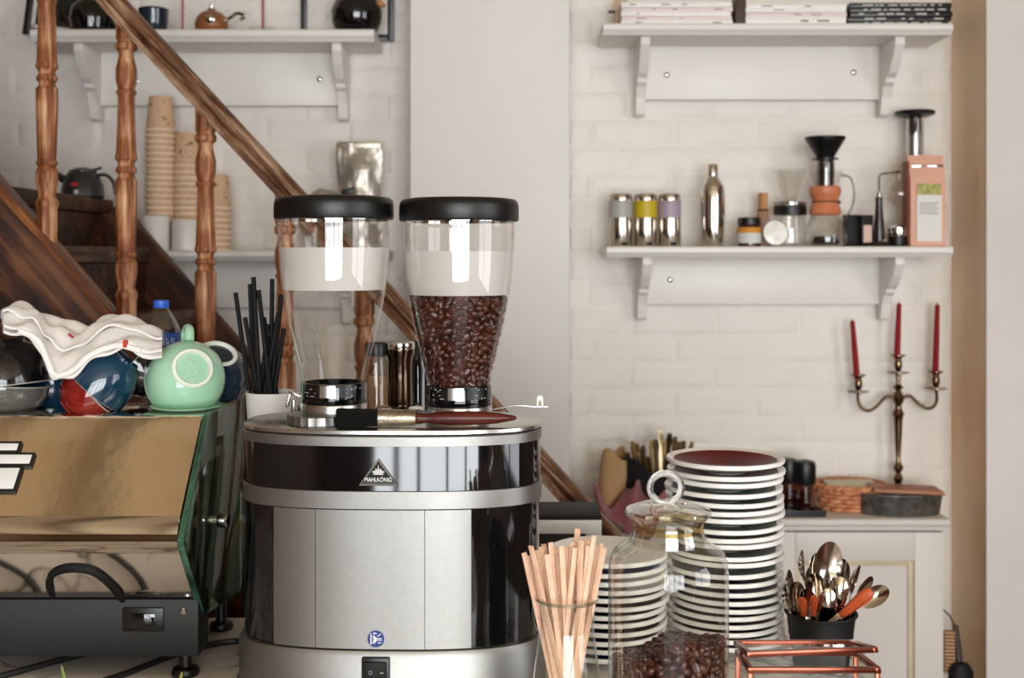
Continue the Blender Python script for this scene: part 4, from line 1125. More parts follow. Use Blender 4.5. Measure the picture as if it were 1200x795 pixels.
# bamboo whisk
d = 3.13; k = d / F
t = T('bamboo_whisk', 'bamboo tea whisk standing behind the preserve jar', 'whisk', (wx(894, d), d, MZ))
BAM = wood('bamboo', '#8e5a34', '#b9824f', '#d7a673', 'Z', .5)
O('handle', MB().lathe([(r * k, z * k) for r, z in ((0, 44), (5.0, 44), (5.2, 50), (5.6, 62), (5.4, 63), (0, 63))], 20), BAM, t)
tn = MB()
for i in range(28):
    a = 2*PI*i/28; tn.tube([(4.9*k*math.cos(a), 4.9*k*math.sin(a), 45*k), (6.5*k*math.cos(a), 6.5*k*math.sin(a), 36*k), (11*k*math.cos(a), 11*k*math.sin(a), 14*k), (11.5*k*math.cos(a), 11.5*k*math.sin(a), 6*k), (9.5*k*math.cos(a), 9.5*k*math.sin(a), 0)], .0008, 4)
o = O('tines', tn, BAM, t); o['kind'] = 'stuff'
O('thread', MB().lathe([(5.9*k, 42*k), (6.4*k, 43*k), (5.9*k, 44*k), (5.5*k, 43*k), (5.9*k, 42*k)], 20), M('dark_thread', '#3a2016', .8), t)
# white round clock-like disc
d = 3.03; k = d / F
t = T('round_dial', 'small round white dial leaning beside the preserve jar', 'dial', (wx(908.5, d), d, MZ + 16 * k))
O('dial_case', MB().lathe([(0, -.010), (14 * k, -.010), (15.6 * k, -.006), (15.8 * k, .002), (14.6 * k, .004), (0, .0035)], 40, q=qz((.05, -.98, .15))), STEEL, t)
O('dial_face', MB().lathe([(0, .0042), (14.2 * k, .0042), (14.2 * k, .005), (8 * k, .0075), (0, .0085)], 40, q=qz((.05, -.98, .15))), M('milky_face', '#f1eee6', .2, var=.08, vs=60), t)
# glass dripper on a server
d = 3.10; k = d / F
t = T('glass_dripper', 'clear glass dripper on black ring over glass server', 'dripper', (wx(926, d), d, MZ))
GT = thin_glass('brewer_glass', '#f8f7f5', .07, .65, 0, 2.0)
O('server_glass', MB().lathe([(r * k, z * k) for r, z in ((0, 1), (17, 1), (19.5, 4), (20, 14), (18.5, 28), (17.5, 38))], 40), GT, t)
O('collar', MB().lathe([(r * k, z * k) for r, z in ((17.5, 37), (19, 37.5), (19, 47), (17.5, 48), (16, 47), (16, 38), (17.5, 37))], 40), BLACK_PLASTIC, t)
O('collar_rim', MB().lathe([(r * k, z * k) for r, z in ((17.5, 48), (19, 48.5), (19, 52), (14, 53), (6, 54))], 40), thin_glass('grey_glass', '#b9b4ad', .2, .7, 0, 1.6), t)
O('cone', MB().lathe([(r * k, z * k) for r, z in ((6, 54), (9, 60), (20, 88), (21, 90), (20.4, 90.5))], 40), GT, t)
# pour-over flask with wooden collar and black funnel
d = 3.07; k = d / F
t = T('pour_over_flask', 'hourglass glass coffee brewer with tan wooden collar and black funnel', 'coffee brewer', (wx(967, d), d, MZ))
O('flask', MB().lathe([(r * k, z * k) for r, z in ((0, 1), (20, 1), (25, 4), (26, 10), (23, 22), (16, 36), (10, 45), (8.8, 54), (10, 62), (15, 72), (21, 88))], 48), GT, t)
CW = M('tan_wood_collar', '#d4835c', .45, col2='#bd6d48', vs=20)
O('collar', MB().lathe([(r * k, z * k) for r, z in ((16.5, 37), (18.8, 40), (16.5, 47), (14.2, 52.5), (16.0, 58), (18.4, 64), (17.4, 70), (13, 71), (10.5, 62), (9.8, 54), (11, 45), (16.5, 37))], 36), CW, t)
O('tie', MB().tube([(14.9*k*math.cos(a), 14.9*k*math.sin(a), 52.5*k + .0005*math.sin(3*a)) for a in [2*PI*i/28 for i in range(28)]] , .0016, 6, True), M('leather_tie', '#5a1d16', .6), t)
O('tie_bead', MB().lathe([(0, -.006), (.005, -.003), (.0055, .002), (0, .006)], 12, c=(15.6 * k, -.003, 52 * k)), M('leather_tie'), t)
O('handle', MB().tube(crv([(19*k, -.0, 84*k), (30*k, -.0, 80*k), (34*k, -.0, 62*k), (31*k, -.0, 46*k), (22*k, -.0, 30*k)], 6), .0032, 8), thin_glass('handle_glass', '#d8d4cc', .25, .8, 0, 1.4), t)
O('spoon_rest', MB().lathe([(r * k, z * k) for r, z in ((0, 2), (15, 2), (16, 5), (12, 12), (0, 13))], 24), M('dark_coffee', '#1a1411', .2), t)
O('funnel', MB().lathe([(r * k, z * k) for r, z in ((8.5, 78), (9.6, 88), (10, 103), (11, 106), (20, 121), (23.5, 126.5), (23.5, 128.5), (21, 128.5), (9, 106), (8, 80), (8.5, 78))], 40), BLACK_PLASTIC, t)
O('funnel_flange', MB().lathe([(r * k, z * k) for r, z in ((9.5, 102), (15, 102), (15, 103.5), (9.5, 103.8))], 32), BLACK_PLASTIC, t)
O('paper_filter', MB().lathe([(r * k, z * k) for r, z in ((9.0, 64), (10.5, 74), (10.8, 95), (10.2, 100))], 28), thin_glass('brown_tube', '#9c7a62', .15, .6, .1, 1.6), t)
# two little black boxes
d = 3.08; k = d / F
for px, w, h, lb, pl in ((999, 16, 37, 'plain black carton beside the pour-over brewer', None), (1014, 14, 37, 'black carton with pale pink label beside the tool stand', 1)):
    t = T('small_carton', lb, 'box', (wx(px, d), d + (.014 if pl is None else -.004), MZ), group='black cartons')
    O('carton', MB().bx(-w/2*k, w/2*k, -.014, .014, 0, h*k, .001), BLACK_MATTE, t)
    if pl: O('carton_label', MB().bx(-4.5*k, 5*k, -.0148, -.0138, 4*k, 25*k), M('pale_pink_label', '#d8b6aa', .6), t)
    else: O('carton_flap', MB().bx(-w/2*k, w/2*k, -.0143, .0143, h*k, h*k + .0012), BLACK_PLASTIC, t)
# siphon stand: bent rod with dark handle
t = T('siphon_stand', 'bent steel rod stand with dark turned handle beside the coffee bag', 'siphon stand', (wx(1030, 3.06), 3.06, MZ))
k = 3.06 / F
O('base', MB().lathe([(0, 0), (20 * k, 0), (21 * k, 2 * k), (19 * k, 4.5 * k), (5 * k, 6 * k), (0, 6 * k)], 32, sy=.6), M('dark_base', '#1d1917', .35), t)
O('handle', MB().lathe([(r * k, z * k) for r, z in ((0, 5), (5.8, 5), (6.4, 9), (6.2, 20), (4.6, 40), (3.8, 52), (4.4, 57), (3.2, 58), (0, 58))], 24), M('dark_wood_handle', '#241310', .3, coat=.3), t)
O('ferrule', MB().lathe([(r * k, z * k) for r, z in ((0, 57.5), (3.4, 57.5), (3.0, 64), (0, 64))], 20), CHROME, t)
O('rod', MB().tube(crv([(0, 0, 62*k), (0, 0, 80*k), (1.5*k, 0, 84.5*k), (6*k, 0, 86*k), (26*k, .01, 88*k)], 6), 1.3*k, 8), CHROME, t)
O('glass_bulb', MB().lathe([(r * k, z * k) for r, z in ((0, -16), (8, -14), (15, -6), (16.5, 2), (13, 12), (6, 18), (5, 26))], 28, c=(29*k, .03, 62*k)), GT, t)
O('screw_collar', MB().lathe([(0, 0), (2.5*k, 0), (2.5*k, 7*k), (0, 7*k)], 16, c=(0, -.006, 7*k), q=qz((1, 0, 0))), CHROME, t)
t = T('burner', 'small dark metal burner with chrome band beside the coffee bag', 'burner', (wx(1049, 3.07), 3.05, MZ))
O('burner_body', MB().lathe([(r * k, z * k) for r, z in ((0, 0), (10, 0), (10.5, 2), (10.5, 12), (9, 14), (0, 14))], 28), BLACK_PLASTIC, t)
O('burner_band', MB().lathe([(r * k, z * k) for r, z in ((10.6, 12), (11, 13), (10.8, 22), (8, 24), (4, 26), (0, 27))], 28), CHROME, t)
# pink coffee bag
d = 3.06; k = d / F
t = T('coffee_bag', 'pink coffee bag with folded top and printed white label', 'coffee bag', (wx(1083.5, d), d, MZ))
PK = M('pink_bag_paper', '#d9a48d', .55, var=.05, vs=14, bump=.0006, bs=60)
def bagring(z, w, dp):
    return [Vector(p) for p in ((-w, -dp, z), (-w*.5, -dp*1.06, z), (0, -dp*1.08, z), (w*.5, -dp*1.06, z), (w, -dp, z), (w*.96, 0, z), (w, dp, z), (0, dp*1.06, z), (-w, dp, z), (-w*.96, 0, z))]
wv = 20.5 * k
O('bag_body', MB().rings([bagring(0, wv, .026), bagring(.01, wv * 1.02, .028), bagring(40*k, wv*1.01, .029), bagring(75*k, wv, .026), bagring(93*k, wv, .016), bagring(97*k, wv*1.01, .008), bagring(106*k, wv*1.02, .005), bagring(107*k, wv*1.02, .004)]), PK, t, ang=25)
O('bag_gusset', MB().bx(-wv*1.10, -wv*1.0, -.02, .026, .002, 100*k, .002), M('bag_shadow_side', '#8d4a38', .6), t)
O('tin_tie', MB().box((.002, -.015, 94*k), (wv*1.75, .003, 3*k), .0005), CHROME, t)
O('bag_label', MB().bx(-14*k, 15*k, -.0325, -.0312, 6*k, 60*k), M('bag_label_white', '#d9d5d0', .6, col2='#a9a6a4', lo=.25, hi=.34, vs=120), t)
O('label_picture', MB().bx(-13*k, 14*k, -.0330, -.0322, 60.5*k, 73*k), M('bag_picture', '#c9b45a', .5, col2='#5f7a3f', vs=60), t)
lp_ = MB()
for i in range(5): lp_.bx(-11*k, (11 - 2 * (i % 2))*k, -.0332, -.0324, (38 + 3*i)*k, (39 + 3*i)*k)
O('label_print', lp_, M('label_grey_print', '#8c8988', .6), t)['kind'] = 'stuff'
# plunger brewer standing behind the bag
d = 3.13; k = d / F
t = T('plunger_brewer', 'clear plunger coffee press with black top flange behind the pink bag', 'coffee press', (wx(1072, d), d, MZ))
O('chamber', MB().lathe([(r * k, z * k) for r, z in ((10, 4), (10, 130), (9.6, 150))], 32), thin_glass('press_plastic', '#d9d7d4', .14, .7, .03, 1.6), t)
O('plunger', MB().lathe([(r * k, z * k) for r, z in ((0, 60), (6.5, 60), (6.5, 132), (6.8, 150), (0, 151))], 28), thin_glass('plunger_plastic', '#c9c6c2', .2, .7, .04, 1.6), t)
O('plunger_neck', MB().lathe([(r * k, z * k) for r, z in ((0, 132), (6.9, 132), (7.2, 153), (0, 153))], 28), BLACK_PLASTIC, t)
O('top_flange', MB().lathe([(r * k, z * k) for r, z in ((0, 152), (14, 152), (22, 154.5), (23, 157), (22.5, 159), (0, 159.5))], 6 * 6), BLACK_PLASTIC, t)
O('foot_cap', MB().lathe([(r * k, z * k) for r, z in ((0, 0), (14, 0), (14, 4), (10.5, 6), (0, 6))], 32), BLACK_PLASTIC, t)

# ================================================================== magazine stacks on the upper shelf
UZ = wz(27, 3.0)
PAPER = M('magazine_paper', '#e6dfd8', .6, var=.03, vs=3, stretch=(1, 1, 60)); COVER = M('magazine_cover', '#efe9e4', .35); PINKP = M('magazine_pink', '#e3d3ce', .45); DKC = M('dark_cover', '#14110f', .3)
SPM = M('spine_print', '#8d8780', .5); SPW = M('spine_white_print', '#d5d0c8', .5)
def mag(px0, px1, z, h, cov, label, grp, dy=0, dark=False, seed=0):
    d = 3.02; x0, x1 = wx(px0, d), wx(px1, d); rr = random.Random(seed)
    t = T('magazine', label, 'magazine', ((x0+x1)/2, d + .004 + dy, z), rr.uniform(-.01, .01), group=grp)
    w = (x1 - x0) / 2
    O('pages', MB().bx(-w + .002, w - .002, .002, .145, .0012, h - .0012), PAPER if not dark else DKC, t)
    O('cover', MB().bx(-w, w, -.001, .0018, 0, h, .0005).bx(-w, w, .0018, .148, 0, .0011).bx(-w, w, .0018, .148, h - .0011, h), cov, t)
    pm = MB(); x = -w + .02 + rr.uniform(0, .02)
    while x < w - .03:
        L_ = rr.uniform(.006, .03)
        if rr.random() < (.75 if dark else .28): pm.bx(x, x + L_, -.0016, -.0008, h*.35, h*.62)
        x += L_ + rr.uniform(.004, .05 if not dark else .012)
    if len(pm.bm.verts): 
        o = O('spine_print', pm, SPW if dark else SPM, t); o['kind'] = 'stuff'
    else: pm.bm.free()
z = UZ
for i, h in enumerate((.0125, .010, .012, .011, .0125)):
    mag(728 + (i % 2), 859 - (i % 3), z, h - .0004, (COVER, PINKP, COVER, PINKP, COVER)[i], ['white magazine at bottom of the stack nearest the chimney wall', 'pinkish magazine second from bottom nearest the chimney wall', 'white magazine third from bottom nearest the chimney wall', 'pinkish magazine fourth from bottom nearest the chimney wall', 'white magazine fifth from bottom nearest the chimney wall'][i], 'white magazines by the chimney wall', .002 * (i % 2), seed=i); z += h
z = UZ
for i, h in enumerate((.021, .0115, .010, .011)):
    mag(874 + i % 2, 992 + i % 2, z, h - .0004, (COVER, PINKP, COVER, COVER)[i], ['thick white magazine at bottom of the middle stack', 'pinkish magazine second in the middle stack', 'white magazine third in the middle stack', 'white magazine fourth in the middle stack'][i], 'white magazines in the middle stack', .003 * (i % 2), seed=20 + i); z += h
z = UZ
for i, h in enumerate((.0105, .0115, .0120, .0110, .011)):
    mag(997 - (3 if i == 1 else 0), (1112, 1116, 1117, 1115, 1116)[i], z, h - .0004, DKC, ['black magazine at bottom of the dark stack', 'black magazine second in the dark stack', 'black magazine third in the dark stack', 'black magazine fourth in the dark stack', 'black magazine fifth in the dark stack'][i], 'black magazines', .002 * (i % 2), True, seed=40 + i); z += h
t = T('wooden_wedge', 'dark wooden block between the two white magazine stacks', 'block', (wx(866.5, 3.05), 3.03, UZ))
O('block', MB().bx(-.0135, .0135, 0, .10, 0, .075, .002), wood('walnut_block', '#2c2018', '#54402f', '#7a6048', 'Z', .5), t)
t = T('tan_envelope', 'tan paper envelope peeping out behind the white magazines', 'envelope', (wx(722, 3.12), 3.12, UZ))
O('envelope', MB().prism([(-.012, 0), (.03, 0), (.03, .09), (-.006, .09), (-.004, .045)], 0, .004, 'Y'), M('tan_paper', '#c5ab8e', .7), t)
O('clasp', MB().box((-.012, -.002, .052), (.018, .004, .008), .001), DKC, t)

# ================================================================== items on the shelf above the stairs
LZ = wz(34, 3.0)
def frame(px0, px1, d, zb, h, fw, fcol, pcol, label, tilt=0, roll=0, grp='pictures on the shelf above the stairs', mat=None, edge=None):
    x0, x1 = wx(px0, d), wx(px1, d); w = (x1 - x0) / 2
    t = T('picture_frame', label, 'picture', ((x0+x1)/2, d, zb), group=grp); t.rotation_euler = (R(-tilt), R(roll), 0)
    O('paper', MB().bx(-w + fw * .5, w - fw * .5, -.004, .001, fw * .5, h - fw * .5), pcol, t)
    for nm, a in (('frame_side', (-w, -w + fw, 0, h)), ('frame_side', (w - fw, w, 0, h)), ('frame_rail', (-w + fw, w - fw, 0, fw)), ('frame_rail', (-w + fw, w - fw, h - fw, h))):
        O(nm, MB().bx(a[0], a[1], -.009, .003, a[2], a[3], .001), fcol, t)
    if mat:
        m_ = MB(); q = fw * 1.15; g = fw * .6
        m_.bx(-w + q, -w + q + g, -.006, -.003, q, h - q); m_.bx(w - q - g, w - q, -.006, -.003, q, h - q); m_.bx(-w + q, w - q, -.006, -.003, q, q + g)
        O('mat_line', m_, mat, t)
    return t, w
BF = M('black_frame', '#151413', .35)
PPR = M('print_paper', '#d9d4cc', .5, col2='#bcb7b0', lo=.3, hi=.42, vs=90)
frame(27, 130, 3.14, LZ, .26, .0165, BF, M('dark_print', '#22211f', .3), 'black frame with white inner line at the end of the shelf', 3, 6, mat=M('frame_white_line', '#d8d4cc', .5))
t, w = frame(214, 309, 3.17, LZ, .27, .004, M('red_frame_edge', '#b3262a', .4), PPR, 'white print with thin red edges behind the brown pot', 1)
t, w = frame(353, 462, 3.172, LZ, .30, .017, BF, PPR, 'black framed white print behind the black vase', 0)
# print lines on the papers
d = 3.08; k = d / F
t = T('black_kettle', 'glossy black teapot behind the handrail', 'teapot', (wx(108, 3.07), 3.07, LZ))
O('pot_body', MB().lathe([(r * k, z * k) for r, z in ((0, 0), (18, 0), (24, 4), (27, 16), (25, 30), (17, 40), (9, 44), (0, 45))], 40), BLACK_GLOSS, t)
O('spout', MB().tube(crv([(-20*k, 0, 10*k), (-32*k, 0, 18*k), (-38*k, 0, 34*k)], 5), [6*k]*5 + [5*k]*3 + [3.5*k]*3, 10), BLACK_GLOSS, t)
O('handle', MB().tube(crv([(24*k, 0, 32*k), (37*k, 0, 30*k), (38*k, 0, 14*k), (25*k, 0, 8*k)], 5), 3*k, 8), BLACK_GLOSS, t)
O('lid', MB().lathe([(r * k, z * k) for r, z in ((10, 43.5), (9, 47), (3, 49), (4, 53), (0, 55))], 24), BLACK_GLOSS, t)
t = T('navy_tumbler', 'dark navy tumbler beside the handrail on the top shelf', 'cup', (wx(180, 3.05), 3.05, LZ))
k = 3.05 / F
O('tumbler_body', MB().lathe([(r * k, z * k) for r, z in ((0, 0), (13, 0), (14.5, 2), (16.5, 14), (17.2, 27), (16.4, 27.5), (15.5, 14), (12, 3), (0, 2.5))], 36), NAVY, t)
O('rim', MB().lathe([(r * k, z * k) for r, z in ((17.3, 26), (17.6, 27), (16.8, 28), (16.2, 27))], 36), NAVY, t)
t = T('coffee_pot', 'round tan clay pot with chrome lid and handle', 'pot', (wx(248, 3.05), 3.05, LZ))
O('pot_body', MB().lathe([(r * k, z * k) for r, z in ((0, 0), (15, 0), (18.5, 4), (19.3, 10), (17, 18), (11, 23.5), (6, 25), (0, 25))], 36), M('tan_clay', '#8f5a36', .3, col2='#7a4a2c'), t)
O('lid_knob', MB().lathe([(r * k, z * k) for r, z in ((6, 24.5), (5, 28), (2, 29), (2.6, 32), (0, 33))], 20), CHROME, t)
O('medallion', MB().lathe([(0, 0), (5.5*k, 0), (5.5*k, .003), (3*k, .007), (0, .008)], 20, q=qz((0, -1, .1)), c=(3*k, -18.3*k, 13*k)), CHROME, t)
O('handle', MB().tube(crv([(16*k, -.005, 14*k), (24*k, -.012, 17*k), (31*k, -.016, 21*k), (38*k, -.018, 20*k), (40*k, -.018, 17*k), (35*k, -.016, 14*k)], 6), 2.3*k, 8), CHROME, t)
t = T('glass_dish', 'small clear glass dish on the shelf beside the brown pot', 'dish', (wx(308, 3.06), 3.06, LZ))
O('dish', MB().lathe([(r * k, z * k) for r, z in ((0, 0.5), (9, .5), (15, 5), (15.6, 5), (9, 0), (0, 0))], 28), thin_glass('brewer_glass'), t)
O('dish_rim', MB().lathe([(15*k, 5*k), (15.8*k, 5.6*k), (16*k, 5*k)], 28), thin_glass('brewer_glass'), t)
t = T('black_vase', 'round glossy black vase on the top shelf end', 'vase', (wx(418, 3.07), 3.07, LZ))
k = 3.07 / F
O('vase_body', MB().lathe([(r * k, z * k) for r, z in ((0, 0), (20, 0), (24, 3), (29, 14), (30, 26), (26, 38), (17, 47), (10, 51), (9, 60), (11, 64), (9, 64), (7.5, 58), (0, 52))], 44), BLACK_GLOSS, t)
O('spout', MB().tube(crv([(22*k, -.01, 38*k), (29*k, -.014, 34*k), (33*k, -.016, 31*k)], 5), [4*k]*6 + [3*k]*5, 10), M('tan_spout', '#b07d52', .5), t)

# ================================================================== paper cups and bags on the low shelf
QZ = wz(294, 3.0)
KRAFT = M('kraft_cup_paper', '#cfaa88', .7, col2='#83593c', lo=.33, hi=.40, vs=75, detail=6)
k = 3.06 / F
cuph, r0_, r1_ = 41 * k, 13.5 * k, 17.2 * k       # upturned cups: small end up
cup_me = MB().lathe([(0, cuph - .002), (r0_ - .002, cuph - .002), (r0_, cuph), (r1_, .002)], 28).mesh('cup_wall'); cup_me.materials.append(KRAFT)
rim_me = MB().lathe([(r1_ - .0005, .0035), (r1_ + .0026, .0045), (r1_ + .0034, .0022), (r1_ + .002, 0), (r1_ - .001, .0005)], 28).mesh('rim'); rim_me.materials.append(M('kraft_rim', '#f0dcc4', .6))
def cups(px, d, pytop, label, grp, scale=1.0, off=0):
    n = max(2, int(round(((294 - pytop) * k - cuph) / (7.1 * k))) + 1)
    first = None; base_label = label
    for i in range(n):
        label = f'{base_label}, {ORD[n - 1 - i]}' + ('' if i == n - 1 else ' from top')
        loc = (wx(px, d) + rnd.uniform(-.001, .001), d, QZ + 7.1 * k * i)
        if first is None:
            first = T('paper_cup', label, 'paper cup', loc, 0, grp)
            O('cup_wall', cup_me, None, first); O('rim', rim_me, None, first)
        else: dup(first, loc, rnd.uniform(0, 6), label, grp)
cups(188, 3.105, 112, 'kraft paper cup in the tallest upturned stack', 'tallest stack of paper cups')
cups(220, 3.115, 152, 'kraft paper cup in the middle upturned stack', 'middle stack of paper cups')
cups(254, 3.11, 205, 'kraft paper cup in the shortest upturned stack', 'shortest stack of paper cups')
WM = M('white_stoneware', '#e2ddd5', .35)
for px, py, lb in ((182, 253, 'white mug upturned before the tallest paper cup stack'), (219, 257, 'white mug upturned before the middle paper cup stack')):
    k2 = 3.035 / F; h = (294 - py) * k2
    t = T('white_mug', lb, 'mug', (wx(px, 3.035), 3.035, QZ), group='white mugs on the low shelf')
    O('mug_body', MB().lathe([(0, h - .004), (12 * k2, h - .004), (13 * k2, h), (15.5 * k2, h - .001), (17 * k2, h - .008), (17.5 * k2, 0), (16 * k2, 0), (15.5 * k2, h - .012), (0, h - .012)], 36), WM, t)
    O('rim', MB().lathe([(17.3*k2, .003), (18*k2, .002), (17.5*k2, 0), (16*k2, 0)], 36), WM, t)
# foil bag
FOIL = M('crinkled_foil', '#c9c1b6', .38, .75, var=.12, vs=14, bump=.005, bs=26)
d = 3.10; k = d / F
t = T('foil_bag', 'crumpled silver foil bag standing behind the empty hopper', 'bag', (wx(421, d), d, QZ))
def foil(u, v):
    x = (u - .5) * 52 * k * (1 + .05 * math.sin(v * 9)); z = v * 126 * k
    th = .035 * (1 - v ** 2.2) + .003
    n = mnoise.noise(Vector((u * 5, v * 6, 2.0))) * .010 * (1 - .4 * v) + mnoise.noise(Vector((u * 12, v * 13, 5.0))) * .004
    return Vector((x, -th * math.sin(PI * min(1, max(0, u))) + n, z))
O('bag_front', MB().grid(foil, 22, 26), FOIL, t, ang=50)
O('bag_back', MB().grid(lambda u, v: Vector(((u - .5) * 52 * k * (1 + .05 * math.sin(v * 9)), .03 * math.sin(PI * u) * (1 - v ** 2) + .003, v * 126 * k)), 10, 10), FOIL, t)
O('seal_strip', MB().box((0, -.003, 124 * k), (51 * k, .004, 8 * k), .001), M('foil_seal', '#b4a898', .35, .8), t)
t = T('crumpled_foil_pouch', 'small crumpled silver pouch with black clip above the empty hopper', 'pouch', (wx(380, 3.06), 3.06, QZ))
k = 3.06 / F
def pouch(u, v):
    a = 2*PI*u; r = (22 + 4*math.sin(3*a)) * k * math.sin(PI * (.02 + .96*v)) ** .55
    p = Vector((r*math.cos(a)*1.25, r*math.sin(a)*.8, (72 * v) * k))
    return p + Vector((0, 0, 1)) * mnoise.noise(Vector((u*9, v*6, 1.5))) * .008 + Vector((math.cos(a), math.sin(a), 0)) * mnoise.noise(Vector((u*11, v*9, 7.5))) * .008
O('pouch', MB().grid(pouch, 26, 14, closed_u=True), FOIL, t, ang=50)
O('clip', MB().box((30*k, -.02, 69*k), (16*k, .02, 7*k), .001, rot=Matrix.Rotation(R(-18), 4, 'Y')), BLACK_PLASTIC, t)

# ================================================================== jug on the stairs
d = 2.84; k = d / F
zt = H + .137
t = T('enamel_jug', 'black lidded jug with red emblem standing on the stairs', 'jug', (lineX(zt) - .12, d, zt))
t.location.x = wx(97, d)
BLKE = M('charcoal_enamel', '#2a2b2c', .3, coat=.2)
O('jug_body', MB().lathe([(r * k, z * k) for r, z in ((0, 0), (23, 0), (24.5, 2), (23.5, 14), (19, 27), (16.5, 30), (15, 31), (0, 31))], 36), BLKE, t)
O('lid', MB().lathe([(r * k, z * k) for r, z in ((15.6, 30.5), (15.8, 32), (9, 35.5), (0, 36.5))], 32), BLKE, t)
O('spout', MB().tube(crv([(-18*k, 0, 20*k), (-25*k, 0, 24*k), (-30*k, 0, 28*k)], 5), [5*k]*6 + [4*k]*5, 10), BLKE, t)
O('handle', MB().tube(crv([(17*k, 0, 27*k), (28*k, 0, 27*k), (36*k, 0, 18*k), (38.5*k, 0, 4*k)], 6), 3*k, 8, flat=.7), BLKE, t)
O('lid_lever', MB().tube(crv([(8*k, 0, 33*k), (16*k, 0, 34*k), (22*k, 0, 36*k)], 4), 1.6*k, 6), BLKE, t)
O('emblem', MB().lathe([(0, 0), (.010, 0), (.010, .001), (0, .0012)], 20, q=qz((0, -.97, .22)), c=(-1*k, -23.9*k, 15*k), sx=1.0, sy=.55), M('red_emblem', '#a32a30', .4), t)
O('emblem_tag', MB().box((1*k, -24.3*k, 6*k), (5*k, .002, 5*k), .0003), WMARK, t)

# ================================================================== candelabra on the cabinet
d = 3.14; k = d / F / 2.74
BR = M('aged_silver_brass', '#8a7258', .22, 1.0, col2='#5e4a36', vs=40)
WAX = M('red_wax', '#8c0a12', .55, var=.06, spec=.25)
cy0 = 330
def cz(yz): return wz(cy0 + yz / 2.74, d) - KZ
t = T('candelabra', 'three-armed aged brass candelabra on the cream cabinet', 'candelabra', (wx(950 + 281 / 2.74, d), d, KZ))
st_ = [(0, 0), (44, 0), (45, .004), (40, .008), (26, .014), (14, .030)]
prof = [(r * k if i else 0, z) for i, (r, z) in enumerate(st_)]
for hw, yz in ((10, 690), (13, 672), (9, 655), (11, 645), (16, 632), (8, 615), (17, 598), (9, 582), (7, 570), (9, 540), (12, 490), (14, 445), (15, 436), (19, 426), (11, 408), (10, 398), (17, 384), (19, 372), (12, 358), (8, 350), (17, 340), (8, 330), (7, 318), (9, 305), (7, 300)):
    prof.append((hw * k, cz(yz)))
prof.append((0, cz(298)))
O('stem', MB().lathe(prof, 28), BR, t)
def holder(xz, rim, pan):
    m_ = MB(); c = ((xz - 281) * k, 0, 0)
    h = O('candle_cup', MB().lathe([(0, cz(pan - 6)), (7*k, cz(pan - 8)), (12*k, cz(rim + 38)), (13*k, cz(rim + 22)), (9*k, cz(rim + 12)), (14*k, cz(rim + 6)), (24*k, cz(rim)), (24*k, cz(rim - 2)), (11*k, cz(rim + 3)), (10*k, cz(rim + 16)), (0, cz(rim + 17))], 28, c=c), BR, t)
    O('drip_pan', MB().lathe([(0, cz(pan + 6)), (8*k, cz(pan + 5)), (20*k, cz(pan + 1)), (35*k, cz(pan - 3)), (35*k, cz(pan - 5)), (18*k, cz(pan - 3)), (0, cz(pan - 3))], 32, c=c), BR, t)
holder(281, 238, 296); holder(153, 301, 357); holder(402, 290, 347)
def arm(pts, r=5.5):
    P = [((x - 281) * k, 0, cz(y)) for x, y in pts]
    O('arm', MB().tube(crv(P, 7), r * k, 10), BR, t)
arm([(279, 376), (258, 370), (238, 374), (215, 398), (190, 415), (166, 408), (153, 385), (152, 358)])
arm([(283, 380), (306, 370), (322, 370), (345, 392), (372, 408), (394, 402), (405, 380), (403, 349)])
def candle(x0, y0, x1, y1, label):
    a = Vector(((x0 - 281) * k, 0, cz(y0 + 14))); b = Vector(((x1 - 281) * k, 0, cz(y1)))
    o = T('candle', label, 'candle', Vector(t.location) + a, rot=qz(b - a), group='red taper candles'); L_ = (b - a).length
    O('wax', MB().lathe([(0, 0), (9.5*k, 0), (10*k, .004), (9.6*k, L_*.4), (7.5*k, L_*.97), (6*k, L_), (0, L_ + .001)], 20), WAX, o)
    O('wick', MB().lathe([(0, L_), (1.2*k, L_), (1.0*k, L_ + .006), (0, L_ + .006)], 8), DKC, o)
candle(149, 300, 134, 126, 'red taper candle in the lowest candelabra arm, tilting')
candle(277, 236, 284, 70, 'red taper candle in the raised central candelabra cup')
candle(400, 290, 407, 74, 'red taper candle in the candelabra arm nearest the side wall')

# galvanised oval tray with tan folder
d = 3.035; k = d / F
t = T('oval_tray', 'oval galvanised metal tray at the cabinet edge', 'tray', (wx(1055.5, d), d + .005, KZ))
ZN = M('galvanised_zinc', '#85837d', .42, .85, col2='#5f5d58', vs=45)
O('tray_wall', MB().lathe([(0, .001), (43*k, .001), (44*k, 0), (46*k, .003), (49.5*k, 23*k), (50.5*k, 24*k), (50*k, 25*k), (48*k, 24*k), (44*k, .005), (0, .004)], 48, sy=.48), ZN, t)
O('rim', MB().tube([(50*k*math.cos(a), 50*k*.48*math.sin(a), 24.5*k) for a in [2*PI*i/48 for i in range(48)]], .0018, 6, True), ZN, t)
t2 = T('tan_folder', 'tan leather folder lying across the oval tray', 'folder', (wx(1062, d), d + .005, KZ + 25.5*k), R(-4))
LE = M('tan_leather', '#a8694a', .5, col2='#93583c', vs=20)
O('cover', MB().box((0, .004, .003), (82*k, .085, .0035), .001, rot=Matrix.Rotation(R(1.5), 4, 'Y')), LE, t2)
O('pages', MB().box((0, .005, .006), (78*k, .080, .003), .0005, rot=Matrix.Rotation(R(1.5), 4, 'Y')), M('folder_pages', '#c79a7c', .7), t2)
O('top_cover', MB().box((-.001, .004, .0092), (80*k, .084, .003), .001, rot=Matrix.Rotation(R(2.2), 4, 'Y')), LE, t2)
